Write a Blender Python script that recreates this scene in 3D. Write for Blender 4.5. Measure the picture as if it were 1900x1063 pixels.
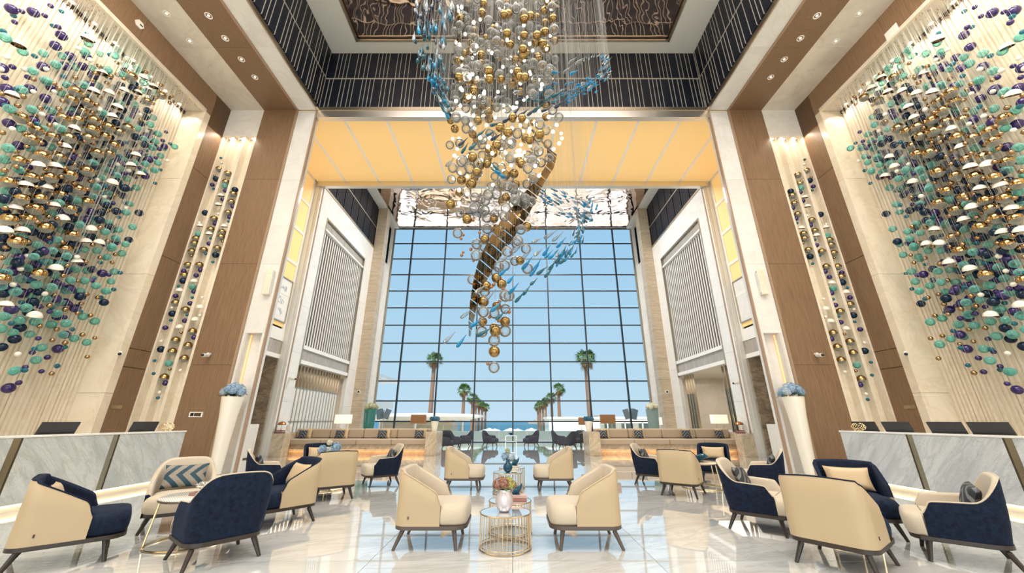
import bpy, bmesh, math, random
from mathutils import Vector, Matrix
PI = math.pi
C = bpy.context.scene.collection
for o in list(bpy.data.objects): bpy.data.objects.remove(o)

# ------------------------------------------------------------ camera, sky, sun, lamps, exposure
F = 690.0; EYE = 1.35; PITCH = math.atan(248.5 / F)
cd = bpy.data.cameras.new('camera'); cam = bpy.data.objects.new('camera', cd); C.objects.link(cam)
cam.location = (0, 0, EYE); cam.rotation_euler = (PI / 2 + PITCH, 0, 0)
cd.sensor_width = 36; cd.lens = F / 1900 * 36; cd.shift_x = -0.0008; cd.clip_start = 0.05; cd.clip_end = 9000
S = bpy.context.scene; S.camera = cam
S.view_settings.view_transform = 'Standard'; S.view_settings.look = 'None'
S.view_settings.gamma = 1; S.view_settings.use_curve_mapping = False
S.view_settings.exposure = 0.0
S.cycles.max_bounces = 7; S.cycles.transparent_max_bounces = 24; S.cycles.diffuse_bounces = 4
S.cycles.glossy_bounces = 4; S.cycles.transmission_bounces = 6; S.cycles.sample_clamp_indirect = 6
S.cycles.caustics_reflective = False; S.cycles.caustics_refractive = False

wd = bpy.data.worlds.new('sky'); S.world = wd; wd.use_nodes = True
nt = wd.node_tree; nt.nodes.clear()
tc = nt.nodes.new('ShaderNodeTexCoord'); sp = nt.nodes.new('ShaderNodeSeparateXYZ')
rp = nt.nodes.new('ShaderNodeValToRGB'); bg = nt.nodes.new('ShaderNodeBackground'); ow = nt.nodes.new('ShaderNodeOutputWorld')
nt.links.new(tc.outputs['Generated'], sp.inputs[0]); nt.links.new(sp.outputs['Z'], rp.inputs[0])
nt.links.new(rp.outputs[0], bg.inputs[0]); nt.links.new(bg.outputs[0], ow.inputs[0])
e = rp.color_ramp.elements
e[0].position = 0.0; e[0].color = (0.58, 0.78, 0.90, 1)
e[1].position = 1.0; e[1].color = (0.10, 0.30, 0.68, 1)
for p, c in ((0.12, (0.50, 0.73, 0.88, 1)), (0.5, (0.34, 0.61, 0.85, 1))):
    n = rp.color_ramp.elements.new(p); n.color = c
bg.inputs[1].default_value = 1.0

def atY_(v): c, s_ = math.cos(PITCH), math.sin(PITCH); b = (531.5 - v) / F; return EYE + 11.3 * (s_ + c * b) / (c - s_ * b) - .06
def lamp(name, kind, loc, rot, energy, color, **k):
    d = bpy.data.lights.new(name, kind); d.energy = energy; d.color = color
    for a, v in k.items(): setattr(d, a, v)
    o = bpy.data.objects.new(name, d); C.objects.link(o); o.location = loc; o.rotation_euler = rot
    return o
lamp('sun', 'SUN', (0, -30, 60), (math.radians(32), 0, math.radians(-14)), 6.0, (1, .96, .88), angle=.01)
WARM = (1, .86, .70); NEUT = (1, .97, .93)
# added fill panels: over the lobby well, the far hall, and behind the camera
lamp('well_fill', 'AREA', (0, 1.5, 15.6), (0, 0, 0), 2050, NEUT, shape='RECTANGLE', size=12, size_y=12)
lamp('hall_fill', 'AREA', (0, 19.5, 15.5), (0, 0, 0), 2300, NEUT, shape='RECTANGLE', size=9, size_y=5)
for s in (-1, 1):
    # added fill strips outside the view, angled to brighten the sculpture walls
    lamp('wall_fill', 'AREA', (s * 7.95, 1.0, 12.6), (0, s * -math.radians(36), 0), 560, WARM, shape='RECTANGLE', size=.5, size_y=11)
    lamp('niche_light', 'AREA', (s * 10.35, 11.18, atY_(252)), (0, 0, 0), 16, WARM, shape='RECTANGLE', size=1.1, size_y=.1)
    lamp('soffit_light', 'AREA', (s * 9.0, 1.0, 12.5), (0, 0, 0), 420, WARM, shape='RECTANGLE', size=2.0, size_y=10)
    lamp('corridor_light', 'AREA', (s * 12.0, 19.5, 3.6), (0, 0, 0), 130, WARM, shape='RECTANGLE', size=3, size_y=6)
lamp('entrance_fill', 'AREA', (0, -8.4, 4.0), (math.radians(80), 0, 0), 800, NEUT, shape='RECTANGLE', size=16, size_y=6)  # unseen upright fill panel, added to light the lobby from behind the camera

# ------------------------------------------------------------ helpers
def ray(u, v):
    a = (u - 951.5) / F; b = (531.5 - v) / F; c, s = math.cos(PITCH), math.sin(PITCH)
    return (a, c - s * b, s + c * b)
def atY(u, v, y):
    r = ray(u, v); t = y / r[1]; return Vector((r[0] * t, y, EYE + r[2] * t))
def atX(u, v, x):
    r = ray(u, v); t = x / r[0]; return Vector((x, r[1] * t, EYE + r[2] * t))
def atZ(u, v, z=0):
    r = ray(u, v); t = (z - EYE) / r[2]; return Vector((r[0] * t, r[1] * t, z))

def tag(o, label=None, cat=None, group=None, kind=None):
    if label: o['label'] = label
    if cat: o['category'] = cat
    if group: o['group'] = group
    if kind: o['kind'] = kind
    return o
def empty(name, loc=(0, 0, 0), rz=0, **k):
    o = bpy.data.objects.new(name, None); C.objects.link(o); o.location = loc; o.rotation_euler = (0, 0, rz)
    o.empty_display_size = .1
    return tag(o, **k)
def link(name, me, parent=None, loc=(0, 0, 0), rot=(0, 0, 0), sc=None):
    o = bpy.data.objects.new(name, me); C.objects.link(o); o.location = loc; o.rotation_euler = rot
    if sc: o.scale = sc if hasattr(sc, '__len__') else (sc, sc, sc)
    if parent: o.parent = parent
    return o
def mk(name, bm, m, parent=None, smooth=None, loc=(0, 0, 0), rot=(0, 0, 0)):
    me = bpy.data.meshes.new(name); bmesh.ops.recalc_face_normals(bm, faces=bm.faces)
    if smooth is not None:
        for f in bm.faces: f.smooth = True
        for ed in bm.edges:
            if len(ed.link_faces) == 2 and ed.calc_face_angle(0) > smooth: ed.smooth = False
    bm.to_mesh(me); bm.free()
    for x in (m if isinstance(m, (list, tuple)) else [m]): me.materials.append(x)
    return link(name, me, parent, loc, rot)
NB = bmesh.new
def bx(bm, x0, x1, y0, y1, z0, z1, mi=0):
    vs = [bm.verts.new((x, y, z)) for x in (x0, x1) for y in (y0, y1) for z in (z0, z1)]
    for q in ((0, 1, 3, 2), (4, 6, 7, 5), (0, 4, 5, 1), (2, 3, 7, 6), (0, 2, 6, 4), (1, 5, 7, 3)):
        f = bm.faces.new([vs[i] for i in q]); f.material_index = mi
    return vs
_bc = {}
def piece(name, x0, x1, y0, y1, z0, z1, m, parent=None, bev=0):
    """a box of its own; alike boxes share their mesh"""
    if x0 > x1: x0, x1 = x1, x0
    if y0 > y1: y0, y1 = y1, y0
    k = (round(x1 - x0, 3), round(y1 - y0, 3), round(z1 - z0, 3), m.name, bev)
    if k not in _bc:
        bm = NB(); a, b, c = (x1 - x0) / 2, (y1 - y0) / 2, (z1 - z0) / 2; bx(bm, -a, a, -b, b, -c, c)
        if bev: bmesh.ops.bevel(bm, geom=bm.edges[:], offset=bev, segments=1, affect='EDGES')
        bmesh.ops.recalc_face_normals(bm, faces=bm.faces)
        me = bpy.data.meshes.new(name); bm.to_mesh(me); bm.free(); me.materials.append(m); _bc[k] = me
    return link(name, _bc[k], parent, ((x0 + x1) / 2, (y0 + y1) / 2, (z0 + z1) / 2))
def frame3(d):
    d = d.normalized(); u = Vector((0, 0, 1)) if abs(d.z) < .9 else Vector((1, 0, 0))
    a = d.cross(u).normalized(); return a, a.cross(d)
def tube(bm, pts, r, n=8, close=False, cap=True, flat=1.0):
    pts = [Vector(p) for p in pts]; rs = r if hasattr(r, '__len__') else [r] * len(pts)
    rings = []; N = len(pts)
    for i, p in enumerate(pts):
        if close: d = pts[(i + 1) % N] - pts[i - 1]
        else: d = pts[min(i + 1, N - 1)] - pts[max(i - 1, 0)]
        a, b = frame3(d)
        rings.append([bm.verts.new(p + (a * math.cos(2 * PI * k / n) + b * math.sin(2 * PI * k / n) * flat) * rs[i]) for k in range(n)])
    for i in range(N if close else N - 1):
        A, B = rings[i], rings[(i + 1) % N]
        for k in range(n): bm.faces.new((A[k], A[(k + 1) % n], B[(k + 1) % n], B[k]))
    if cap and not close and n > 2:
        bm.faces.new(rings[0][::-1]); bm.faces.new(rings[-1])
def circ(c, r, n=32): return [(c[0] + r * math.cos(2 * PI * i / n), c[1] + r * math.sin(2 * PI * i / n), c[2]) for i in range(n)]
def lathe(bm, prof, n=24, c=(0, 0, 0), mi=0):
    rings = []
    for r, z in prof:
        if r < 1e-5: rings.append([bm.verts.new((c[0], c[1], c[2] + z))])
        else: rings.append([bm.verts.new((c[0] + r * math.cos(2 * PI * k / n), c[1] + r * math.sin(2 * PI * k / n), c[2] + z)) for k in range(n)])
    for A, B in zip(rings, rings[1:]):
        for k in range(n):
            k2 = (k + 1) % n
            if len(A) == 1 and len(B) == 1: continue
            if len(A) == 1: f = bm.faces.new((A[0], B[k2], B[k]))
            elif len(B) == 1: f = bm.faces.new((A[k], A[k2], B[0]))
            else: f = bm.faces.new((A[k], A[k2], B[k2], B[k]))
            f.material_index = mi
def loft(bm, poly, layers, capb=True, mi=0):
    """stack a plan polygon at heights with inward scaling (metres)"""
    cx = sum(p[0] for p in poly) / len(poly); cy = sum(p[1] for p in poly) / len(poly); rings = []
    mx = max(abs(p[0] - cx) for p in poly); my = max(abs(p[1] - cy) for p in poly)
    for z, ins in layers:
        kx = 1 - ins / mx; ky = 1 - ins / my
        rings.append([bm.verts.new((cx + (p[0] - cx) * kx, cy + (p[1] - cy) * ky, z)) for p in poly])
    n = len(poly)
    for A, B in zip(rings, rings[1:]):
        for k in range(n): bm.faces.new((A[k], A[(k + 1) % n], B[(k + 1) % n], B[k])).material_index = mi
    if capb: bm.faces.new(rings[0][::-1]).material_index = mi
    bm.faces.new(rings[-1]).material_index = mi
def sphere(bm, c, r, nu=12, nv=8, sz=1, mi=0):
    lathe(bm, [(r * math.sin(PI * i / nv), -r * math.cos(PI * i / nv) * sz) for i in range(nv + 1)], nu, c, mi)

# ------------------------------------------------------------ materials
def nodes(name):
    m = bpy.data.materials.new(name); m.use_nodes = True; t = m.node_tree; return m, t, t.nodes['Principled BSDF']
def P(name, col, rough=.5, metal=0, emit=None, es=0, coat=0, sheen=0, spec=None, trans=0, bump=0, bs=200):
    m, t, b = nodes(name)
    b.inputs['Base Color'].default_value = (*col, 1); b.inputs['Roughness'].default_value = rough; b.inputs['Metallic'].default_value = metal
    if emit: b.inputs['Emission Color'].default_value = (*emit, 1); b.inputs['Emission Strength'].default_value = es
    if coat: b.inputs['Coat Weight'].default_value = coat
    if sheen: b.inputs['Sheen Weight'].default_value = sheen; b.inputs['Sheen Roughness'].default_value = .35
    if trans: b.inputs['Transmission Weight'].default_value = trans
    if spec is not None: b.inputs['Specular IOR Level'].default_value = spec
    if bump:
        g = t.nodes.new('ShaderNodeNewGeometry'); n = t.nodes.new('ShaderNodeTexNoise'); n.inputs['Scale'].default_value = bs
        bu = t.nodes.new('ShaderNodeBump'); bu.inputs['Strength'].default_value = bump; bu.inputs['Distance'].default_value = .01
        t.links.new(g.outputs['Position'], n.inputs['Vector']); t.links.new(n.outputs['Fac'], bu.inputs['Height']); t.links.new(bu.outputs[0], b.inputs['Normal'])
    return m
def worldpos(t, scale=(1, 1, 1), rot=(0, 0, 0), rnd=True):
    g = t.nodes.new('ShaderNodeNewGeometry'); mp = t.nodes.new('ShaderNodeMapping'); mp.vector_type = 'TEXTURE'; scale = [1 / q for q in scale]; mp.inputs['Scale'].default_value = scale; mp.inputs['Rotation'].default_value = rot
    src = g.outputs['Position']
    if rnd:
        oi = t.nodes.new('ShaderNodeObjectInfo'); mu = t.nodes.new('ShaderNodeMath'); mu.operation = 'MULTIPLY'; mu.inputs[1].default_value = 37
        va = t.nodes.new('ShaderNodeVectorMath'); va.operation = 'ADD'
        t.links.new(oi.outputs['Random'], mu.inputs[0]); t.links.new(src, va.inputs[0]); t.links.new(mu.outputs[0], va.inputs[1]); src = va.outputs[0]
    t.links.new(src, mp.inputs[0]); return mp.outputs[0]
def ramp(t, fac, stops):
    r = t.nodes.new('ShaderNodeValToRGB'); el = r.color_ramp.elements
    while len(el) > 1: el.remove(el[-1])
    el[0].position = stops[0][0]; el[0].color = (*stops[0][1], 1)
    for p, c in stops[1:]: el.new(p).color = (*c, 1)
    t.links.new(fac, r.inputs[0]); return r.outputs[0]
def noise(t, vec, sc, det=5, dist=0, rough=.55):
    n = t.nodes.new('ShaderNodeTexNoise'); n.inputs['Scale'].default_value = sc; n.inputs['Detail'].default_value = det
    n.inputs['Distortion'].default_value = dist; n.inputs['Roughness'].default_value = rough; t.links.new(vec, n.inputs['Vector']); return n.outputs['Fac']
def mixc(t, a, b, f, mode='MIX'):
    m = t.nodes.new('ShaderNodeMix'); m.data_type = 'RGBA'; m.blend_type = mode
    for s, v in ((6, a), (7, b), (0, f)):
        if hasattr(v, 'is_linked'): t.links.new(v, m.inputs[s])
        elif s == 0: m.inputs[0].default_value = v
        else: m.inputs[s].default_value = (*v, 1)
    return m.outputs[2]
def marble(name, base, mid, vein, scale=(1, 1, 1), rot=(0, 0, 0), rough=.1, sc=.8, vs=1.2, rnd=True, amount=.5, coat=0, grain=.0, dist=1.1):
    m, t, b = nodes(name); v = worldpos(t, scale, rot, rnd)
    a = ramp(t, noise(t, v, sc, 8, dist, .6), [(.36, mid), (.6, base)])
    w = noise(t, v, vs, 7, dist * 1.6, .62)
    k = ramp(t, w, [(.455, (0, 0, 0)), (.5, (1, 1, 1)), (.545, (0, 0, 0))])
    mu = t.nodes.new('ShaderNodeMath'); mu.operation = 'MULTIPLY'; mu.inputs[1].default_value = amount; t.links.new(k, mu.inputs[0])
    col = mixc(t, a, vein, mu.outputs[0])
    if grain:
        g2 = ramp(t, noise(t, v, 60, 3), [(.3, (1 - grain,) * 3), (.7, (1, 1, 1))]); col = mixc(t, col, g2, 1.0, 'MULTIPLY')
    t.links.new(col, b.inputs['Base Color']); b.inputs['Roughness'].default_value = rough
    if coat: b.inputs['Coat Weight'].default_value = coat; b.inputs['Coat Roughness'].default_value = .02
    return m
def wood(name, c1, c2, rough=.45):
    m, t, b = nodes(name); v = worldpos(t, (6, 6, .22)); 
    f = noise(t, v, 9, 6, .4, .6); t.links.new(ramp(t, f, [(.3, c1), (.7, c2)]), b.inputs['Base Color']); b.inputs['Roughness'].default_value = rough
    return m
def tinted(name, tint, edge, body=.35, rough=.03, ior=1.45, edgepow=.55):
    """thin coloured glass: clear in the middle, denser towards its rim, with real reflections"""
    m = bpy.data.materials.new(name); m.use_nodes = True; t = m.node_tree; t.nodes.clear()
    o = t.nodes.new('ShaderNodeOutputMaterial'); tr = t.nodes.new('ShaderNodeBsdfTransparent'); tr.inputs[0].default_value = (*tint, 1)
    df = t.nodes.new('ShaderNodeBsdfDiffuse'); df.inputs[0].default_value = (*edge, 1)
    gl = t.nodes.new('ShaderNodeBsdfGlossy'); gl.inputs['Roughness'].default_value = rough
    lw = t.nodes.new('ShaderNodeLayerWeight'); lw.inputs[0].default_value = edgepow
    fr = t.nodes.new('ShaderNodeFresnel'); fr.inputs[0].default_value = ior
    ma = t.nodes.new('ShaderNodeMath'); ma.operation = 'MULTIPLY_ADD'; ma.inputs[1].default_value = 1 - body; ma.inputs[2].default_value = body; ma.use_clamp = True
    t.links.new(lw.outputs['Facing'], ma.inputs[0])
    m1 = t.nodes.new('ShaderNodeMixShader'); m2 = t.nodes.new('ShaderNodeMixShader')
    t.links.new(ma.outputs[0], m1.inputs[0]); t.links.new(tr.outputs[0], m1.inputs[1]); t.links.new(df.outputs[0], m1.inputs[2])
    t.links.new(fr.outputs[0], m2.inputs[0]); t.links.new(m1.outputs[0], m2.inputs[1]); t.links.new(gl.outputs[0], m2.inputs[2])
    t.links.new(m2.outputs[0], o.inputs[0]); return m

M = {}
M['white_marble'] = marble('white_marble', (.84, .83, .80), (.79, .78, .75), (.62, .60, .56), rough=.06, sc=.5, vs=.6, amount=.22)
M['pier_marble'] = marble('pier_marble', (.80, .79, .76), (.74, .73, .70), (.55, .53, .49), rough=.10, sc=.6, vs=.8, amount=.2)
M['cream_marble'] = marble('cream_marble', (.84, .76, .62), (.78, .69, .54), (.60, .48, .34), rough=.22, sc=.7, vs=.7, amount=.25)
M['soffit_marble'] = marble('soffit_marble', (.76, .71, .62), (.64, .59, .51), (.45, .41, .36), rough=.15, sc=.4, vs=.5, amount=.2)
M['desk_marble'] = marble('desk_marble', (.66, .68, .66), (.50, .54, .53), (.38, .37, .32), scale=(1, 2.6, .45), rot=(math.radians(42), 0, 0), rough=.12, sc=1.6, vs=1.9, amount=.4, grain=.22, dist=.35)
M['desk_marble_r'] = marble('desk_marble_r', (.66, .69, .71), (.50, .54, .57), (.36, .38, .40), scale=(1, 2.6, .45), rot=(math.radians(42), 0, 0), rough=.12, sc=1.6, vs=1.9, amount=.4, grain=.22, dist=.35)
M['brown_marble'] = marble('brown_marble', (.46, .37, .27), (.30, .235, .165), (.15, .11, .075), scale=(1, .5, 2.4), rot=(math.radians(20), 0, 0), rough=.12, sc=1.1, vs=.9, amount=.6, rnd=False, dist=.7)
M['grey_stone'] = marble('grey_stone', (.46, .42, .37), (.36, .33, .29), (.25, .22, .19), scale=(3, 3, .4), rough=.3, sc=2, vs=2, amount=.4)
M['travertine'] = marble('travertine', (.58, .48, .35), (.47, .38, .27), (.32, .24, .16), scale=(.5, .5, 3.5), rough=.3, sc=1.6, vs=2.0, amount=.5)
M['sofa_marble'] = marble('sofa_marble', (.66, .55, .41), (.52, .42, .29), (.33, .25, .16), rot=(0, math.radians(40), 0), scale=(1.6, 1, .6), rough=.15, sc=2.2, vs=1.8, amount=.5)
M['floor_marble'] = marble('floor_marble', (.62, .63, .61), (.46, .48, .46), (.26, .26, .23), scale=(.6, 2.2, 1), rot=(0, 0, math.radians(24)), rough=.04, sc=1.2, vs=1.1, amount=.45, coat=1, grain=.05, dist=.8)
M['floor_glare'] = marble('floor_glare', (.76, .77, .76), (.64, .66, .65), (.40, .40, .38), scale=(.6, 2.0, 1), rot=(0, 0, math.radians(24)), rough=.035, sc=1.0, vs=.9, amount=.35, coat=1, grain=.04, dist=.8)  # paler floor stone: the window's white reflection is put into the colour
M['floor_beige'] = marble('floor_beige', (.55, .52, .46), (.44, .41, .36), (.33, .29, .24), scale=(.5, 1.6, 1), rough=.06, sc=1.4, vs=1.2, amount=.5, coat=.5)
M['joint'] = P('joint', (.45, .44, .41), .3)
M['wood'] = wood('wood', (.17, .100, .054), (.285, .180, .104))
M['wood_edge'] = P('wood_edge', (.36, .25, .17), .35)
M['slat_dark'] = P('slat_dark', (.045, .024, .016), .5)
M['slat_wood'] = wood('slat_wood', (.17, .085, .042), (.26, .15, .085))
M['black_tile'] = P('black_tile', (.008, .011, .020), .38, spec=.25, bump=.15, bs=60)
M['champagne'] = P('champagne', (.56, .49, .38), .28, 1)
M['silver'] = P('silver', (.74, .71, .65), .30, 1)
M['brass'] = P('brass', (.72, .55, .30), .22, 1)
M['drum_brass'] = P('drum_brass', (.55, .42, .26), .28, 1)
M['desk_brass'] = P('desk_brass', (.46, .42, .30), .25, 1)
M['bronze_dark'] = P('bronze_dark', (.13, .10, .075), .3, .8)
M['mullion'] = P('mullion', (.035, .045, .055), .35, .6)
M['plaster'] = P('plaster', (.80, .79, .73), .6)
M['white'] = P('white', (.85, .84, .80), .35)
M['black'] = P('black', (.018, .019, .022), .4)
M['black_gloss'] = P('black_gloss', (.012, .013, .016), .15)
M['dark_wood'] = P('dark_wood', (.028, .020, .016), .38)
M['leg_grey'] = P('leg_grey', (.085, .065, .055), .4)
M['leather'] = P('leather', (.46, .36, .225), .42, bump=.12, bs=300)
M['velvet_beige'] = P('velvet_beige', (.54, .47, .365), .8, sheen=.25, bump=.15, bs=140)
def velvet(name, c1, c2):
    m, t, b = nodes(name); v = worldpos(t); t.links.new(ramp(t, noise(t, v, 22, 5, .6), [(.35, c1), (.68, c2)]), b.inputs['Base Color'])
    b.inputs['Roughness'].default_value = .75; b.inputs['Specular IOR Level'].default_value = .2; b.inputs['Sheen Weight'].default_value = .05; b.inputs['Sheen Tint'].default_value = (.2, .35, .7, 1); return m
M['velvet_navy'] = velvet('velvet_navy', (.0018, .005, .016), (.0065, .016, .042))
M['velvet_grey'] = velvet('velvet_grey', (.040, .043, .060), (.075, .08, .10))
M['satin_gold'] = P('satin_gold', (.56, .42, .25), .38, sheen=.2, bump=.2, bs=25)
M['sofa_fabric'] = P('sofa_fabric', (.47, .375, .275), .8, bump=.1, bs=250)
M['gold_panel'] = None
M['lamp_amber'] = P('lamp_amber', (.22, .11, .05), .7, emit=(.55, .22, .05), es=.12)
M['lamp_white'] = P('lamp_white', (.9, .8, .62), .7, emit=(1, .80, .52), es=1.0)
M['bulb'] = P('bulb', (1, .9, .75), .4, emit=(1, .84, .58), es=6)
M['glow'] = P('glow', (1, .85, .6), .5, emit=(1, .70, .38), es=3.2)
M['orange_glow'] = P('orange_glow', (1, .6, .3), .5, emit=(1, .45, .16), es=1.0)
M['under_glow'] = P('under_glow', (1, .6, .3), .5, emit=(1, .55, .25), es=9)
M['art'] = None
# wall sculpture glass
M['navy_glass'] = P('navy_glass', (.028, .012, .115), .2, coat=.3)
M['teal_glass'] = tinted('teal_glass', (.52, .90, .84), (.28, .74, .66), .12)
M['small_teal'] = tinted('small_teal', (.16, .46, .54), (.03, .22, .30), .40)
M['blue_glass'] = tinted('blue_glass', (.055, .16, .26), (.006, .028, .07), .5)
M['gold_mirror'] = P('gold_mirror', (.50, .33, .14), .10, 1)
M['bead_gold'] = P('bead_gold', (.42, .27, .14), .14, 1)
M['milk_glass'] = tinted('milk_glass', (.84, .88, .80), (.55, .56, .48), .28)
M['white_glass'] = P('white_glass', (.86, .82, .72), .2, coat=.3)
M['bronze_in'] = P('bronze_in', (.16, .09, .04), .22, 1)
M['clear_glass'] = tinted('clear_glass', (.94, .95, .95), (.50, .50, .48), .04, ior=1.4, edgepow=.42)
M['globe_gold'] = P('globe_gold', (.33, .22, .085), .2, 1, bump=.25, bs=60)
M['copper'] = P('copper', (.38, .18, .08), .3, .7)
M['fish_clear'] = tinted('fish_clear', (.86, .90, .92), (.35, .40, .42), .10)
M['fish_blue'] = tinted('fish_blue', (.12, .58, .90), (.02, .34, .62), .30)
M['fish_teal'] = tinted('fish_teal', (.16, .42, .50), (.04, .18, .24), .4)
M['fish_dark'] = P('fish_dark', (.010, .028, .065), .12, coat=.4)
M['ribbon'] = P('ribbon', (.20, .14, .07), .10, 1, bump=.5, bs=9)
M['wire'] = P('wire', (.80, .78, .72), .6, 0)
M['wire_dim'] = P('wire_dim', (.30, .29, .26), .6, 0)
def pane(name, tint, refl=1.4):
    m = bpy.data.materials.new(name); m.use_nodes = True; t = m.node_tree; t.nodes.clear()
    o = t.nodes.new('ShaderNodeOutputMaterial'); tr = t.nodes.new('ShaderNodeBsdfTransparent'); tr.inputs[0].default_value = (*tint, 1)
    gl = t.nodes.new('ShaderNodeBsdfGlossy'); gl.inputs['Roughness'].default_value = .01; fr = t.nodes.new('ShaderNodeFresnel'); fr.inputs[0].default_value = refl
    mx = t.nodes.new('ShaderNodeMixShader'); t.links.new(fr.outputs[0], mx.inputs[0]); t.links.new(tr.outputs[0], mx.inputs[1]); t.links.new(gl.outputs[0], mx.inputs[2]); t.links.new(mx.outputs[0], o.inputs[0]); return m
M['pane'] = pane('pane', (.98, .99, 1.0), 1.03)
M['rail_glass'] = pane('rail_glass', (.88, .95, .94), 1.3)
M['vase_glass'] = tinted('vase_glass', (.85, .88, .90), (.5, .55, .58), .12)
M['blue_vase'] = tinted('blue_vase', (.05, .25, .36), (.01, .10, .18), .55)
M['silver_vase'] = P('silver_vase', (.66, .63, .68), .25, .45)
M['teal_pot'] = P('teal_pot', (.03, .19, .18), .25, coat=.3)
def gold_panel():
    m, t, b = nodes('gold_panel'); v = worldpos(t, (1, 1, 1), rnd=False)
    w = t.nodes.new('ShaderNodeTexWave'); w.inputs['Scale'].default_value = 9; w.inputs['Distortion'].default_value = .2; w.bands_direction = 'Y'; t.links.new(v, w.inputs['Vector'])
    c = ramp(t, w.outputs['Fac'], [(.0, (.76, .49, .18)), (1., (.84, .57, .25))])
    t.links.new(c, b.inputs['Base Color']); t.links.new(c, b.inputs['Emission Color']); b.inputs['Emission Strength'].default_value = .46; b.inputs['Roughness'].default_value = .5
    return m
M['gold_panel'] = gold_panel()
def mirror_ceiling():
    m, t, b = nodes('mirror_ceiling'); b.inputs['Base Color'].default_value = (.84, .68, .62, 1); b.inputs['Metallic'].default_value = 1; b.inputs['Roughness'].default_value = .04
    v = worldpos(t, (1, 1, 1), rnd=False); f = noise(t, v, .7, 2, .5); bu = t.nodes.new('ShaderNodeBump'); bu.inputs['Strength'].default_value = .6; bu.inputs['Distance'].default_value = .10
    t.links.new(f, bu.inputs['Height']); t.links.new(bu.outputs[0], b.inputs['Normal']); return m
M['mirror_ceiling'] = mirror_ceiling()
def chevron():
    """geometric cushion: teal bars crossed by fine cream and black stripes, folded at the middle"""
    m, t, b = nodes('chevron_cloth'); tc = t.nodes.new('ShaderNodeTexCoord'); s = t.nodes.new('ShaderNodeSeparateXYZ'); t.links.new(tc.outputs['Object'], s.inputs[0])
    def ma(op, a, b_, c=None):
        n = t.nodes.new('ShaderNodeMath'); n.operation = op
        for i, q in enumerate((a, b_)):
            if hasattr(q, 'is_linked'): t.links.new(q, n.inputs[i])
            elif q is not None: n.inputs[i].default_value = q
        return n.outputs[0]
    ab = ma('ABSOLUTE', s.outputs['Y'], None); d = ma('ADD', s.outputs['X'], ab); k = ma('PINGPONG', d, .075)
    fine = ma('PINGPONG', ma('SUBTRACT', s.outputs['X'], ab), .008)
    fs = ma('GREATER_THAN', fine, .004); base = mixc(t, (.03, .035, .04), (.48, .42, .34), fs)
    tealm = ma('GREATER_THAN', k, .040); col = mixc(t, base, (.006, .045, .075), tealm)
    t.links.new(col, b.inputs['Base Color']); b.inputs['Roughness'].default_value = .6; return m
M['chevron'] = chevron()
M['dark_pattern'] = chevron(); M['dark_pattern'].name = 'dark_pattern'
# ------------------------------------------------------------ the room
M['tile_joint'] = P('tile_joint', (.66, .61, .52), .4, .4); M['strip'] = P('strip', (.95, .94, .90), .25)
YN, YB, ZS, ZB, XB, XR, X1, X2, X3, ZC = 11.3, 10.40, 12.71, 11.75, 11.75, 10.97, 9.68, 8.42, 7.60, 15.85
Y2, XT, XH, YG, ZG, ZH = 16.0, 9.96, 9.63, 26.5, 15.75, 12.6
Y0 = -9.0
side = {-1: 'left', 1: 'right'}
def struct(name, loc=(0, 0, 0)): return empty(name, loc, kind='structure')

# floor: large polished slabs with open joints over a bedding layer
fl = struct('floor')
piece('bedding', -14, 14, Y0, YG, -.30, -.02, M['joint'], fl)
SL = 1.46
for i in range(-8, 8):
    for j in range(-1, 18):
        x0, y0 = i * SL, 1.6 + j * SL
        if y0 > YG - .2: continue
        seat = (16.3 < y0 + .7 < 26 and abs(x0 + .7) > 3.2)
        piece('slab', x0 + .003, x0 + SL - .003, y0 + .003, min(y0 + SL, YG) - .003, -.03, 0, M['floor_beige' if seat else ('floor_glare' if abs(x0 + .7) < 4.2 else 'floor_marble')], fl)  # middle slabs get the paler stone with the window glare painted in
piece('slab', -13.9, 13.9, Y0, .135, -.03, 0, M['floor_marble'], fl)
for s in (-1, 1): piece('slab', s * 11.69, s * 13.98, .14, YG, -.03, 0, M['floor_beige'], fl)

def downlight(x, y, z, lab, grp, r=.085):
    t = empty('downlight', (x, y, z), label=lab, cat='downlight', group=grp)
    b = NB(); lathe(b, [(r * .78, -.002), (r, -.010), (r * 1.05, 0.0)], 20); mk('trim_ring', b, M['white'], t, .6)
    b = NB(); lathe(b, [(0, .035), (r * .3, .03), (r * .78, 0)], 20); rf = mk('reflector', b, M['silver'], t, .6)
    b = NB(); sphere(b, (0, 0, .012), r * (.34 if r > .07 else .62), 10, 6); mk('light_bulb', b, M['bulb'], rf, 3)
    return t

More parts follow.
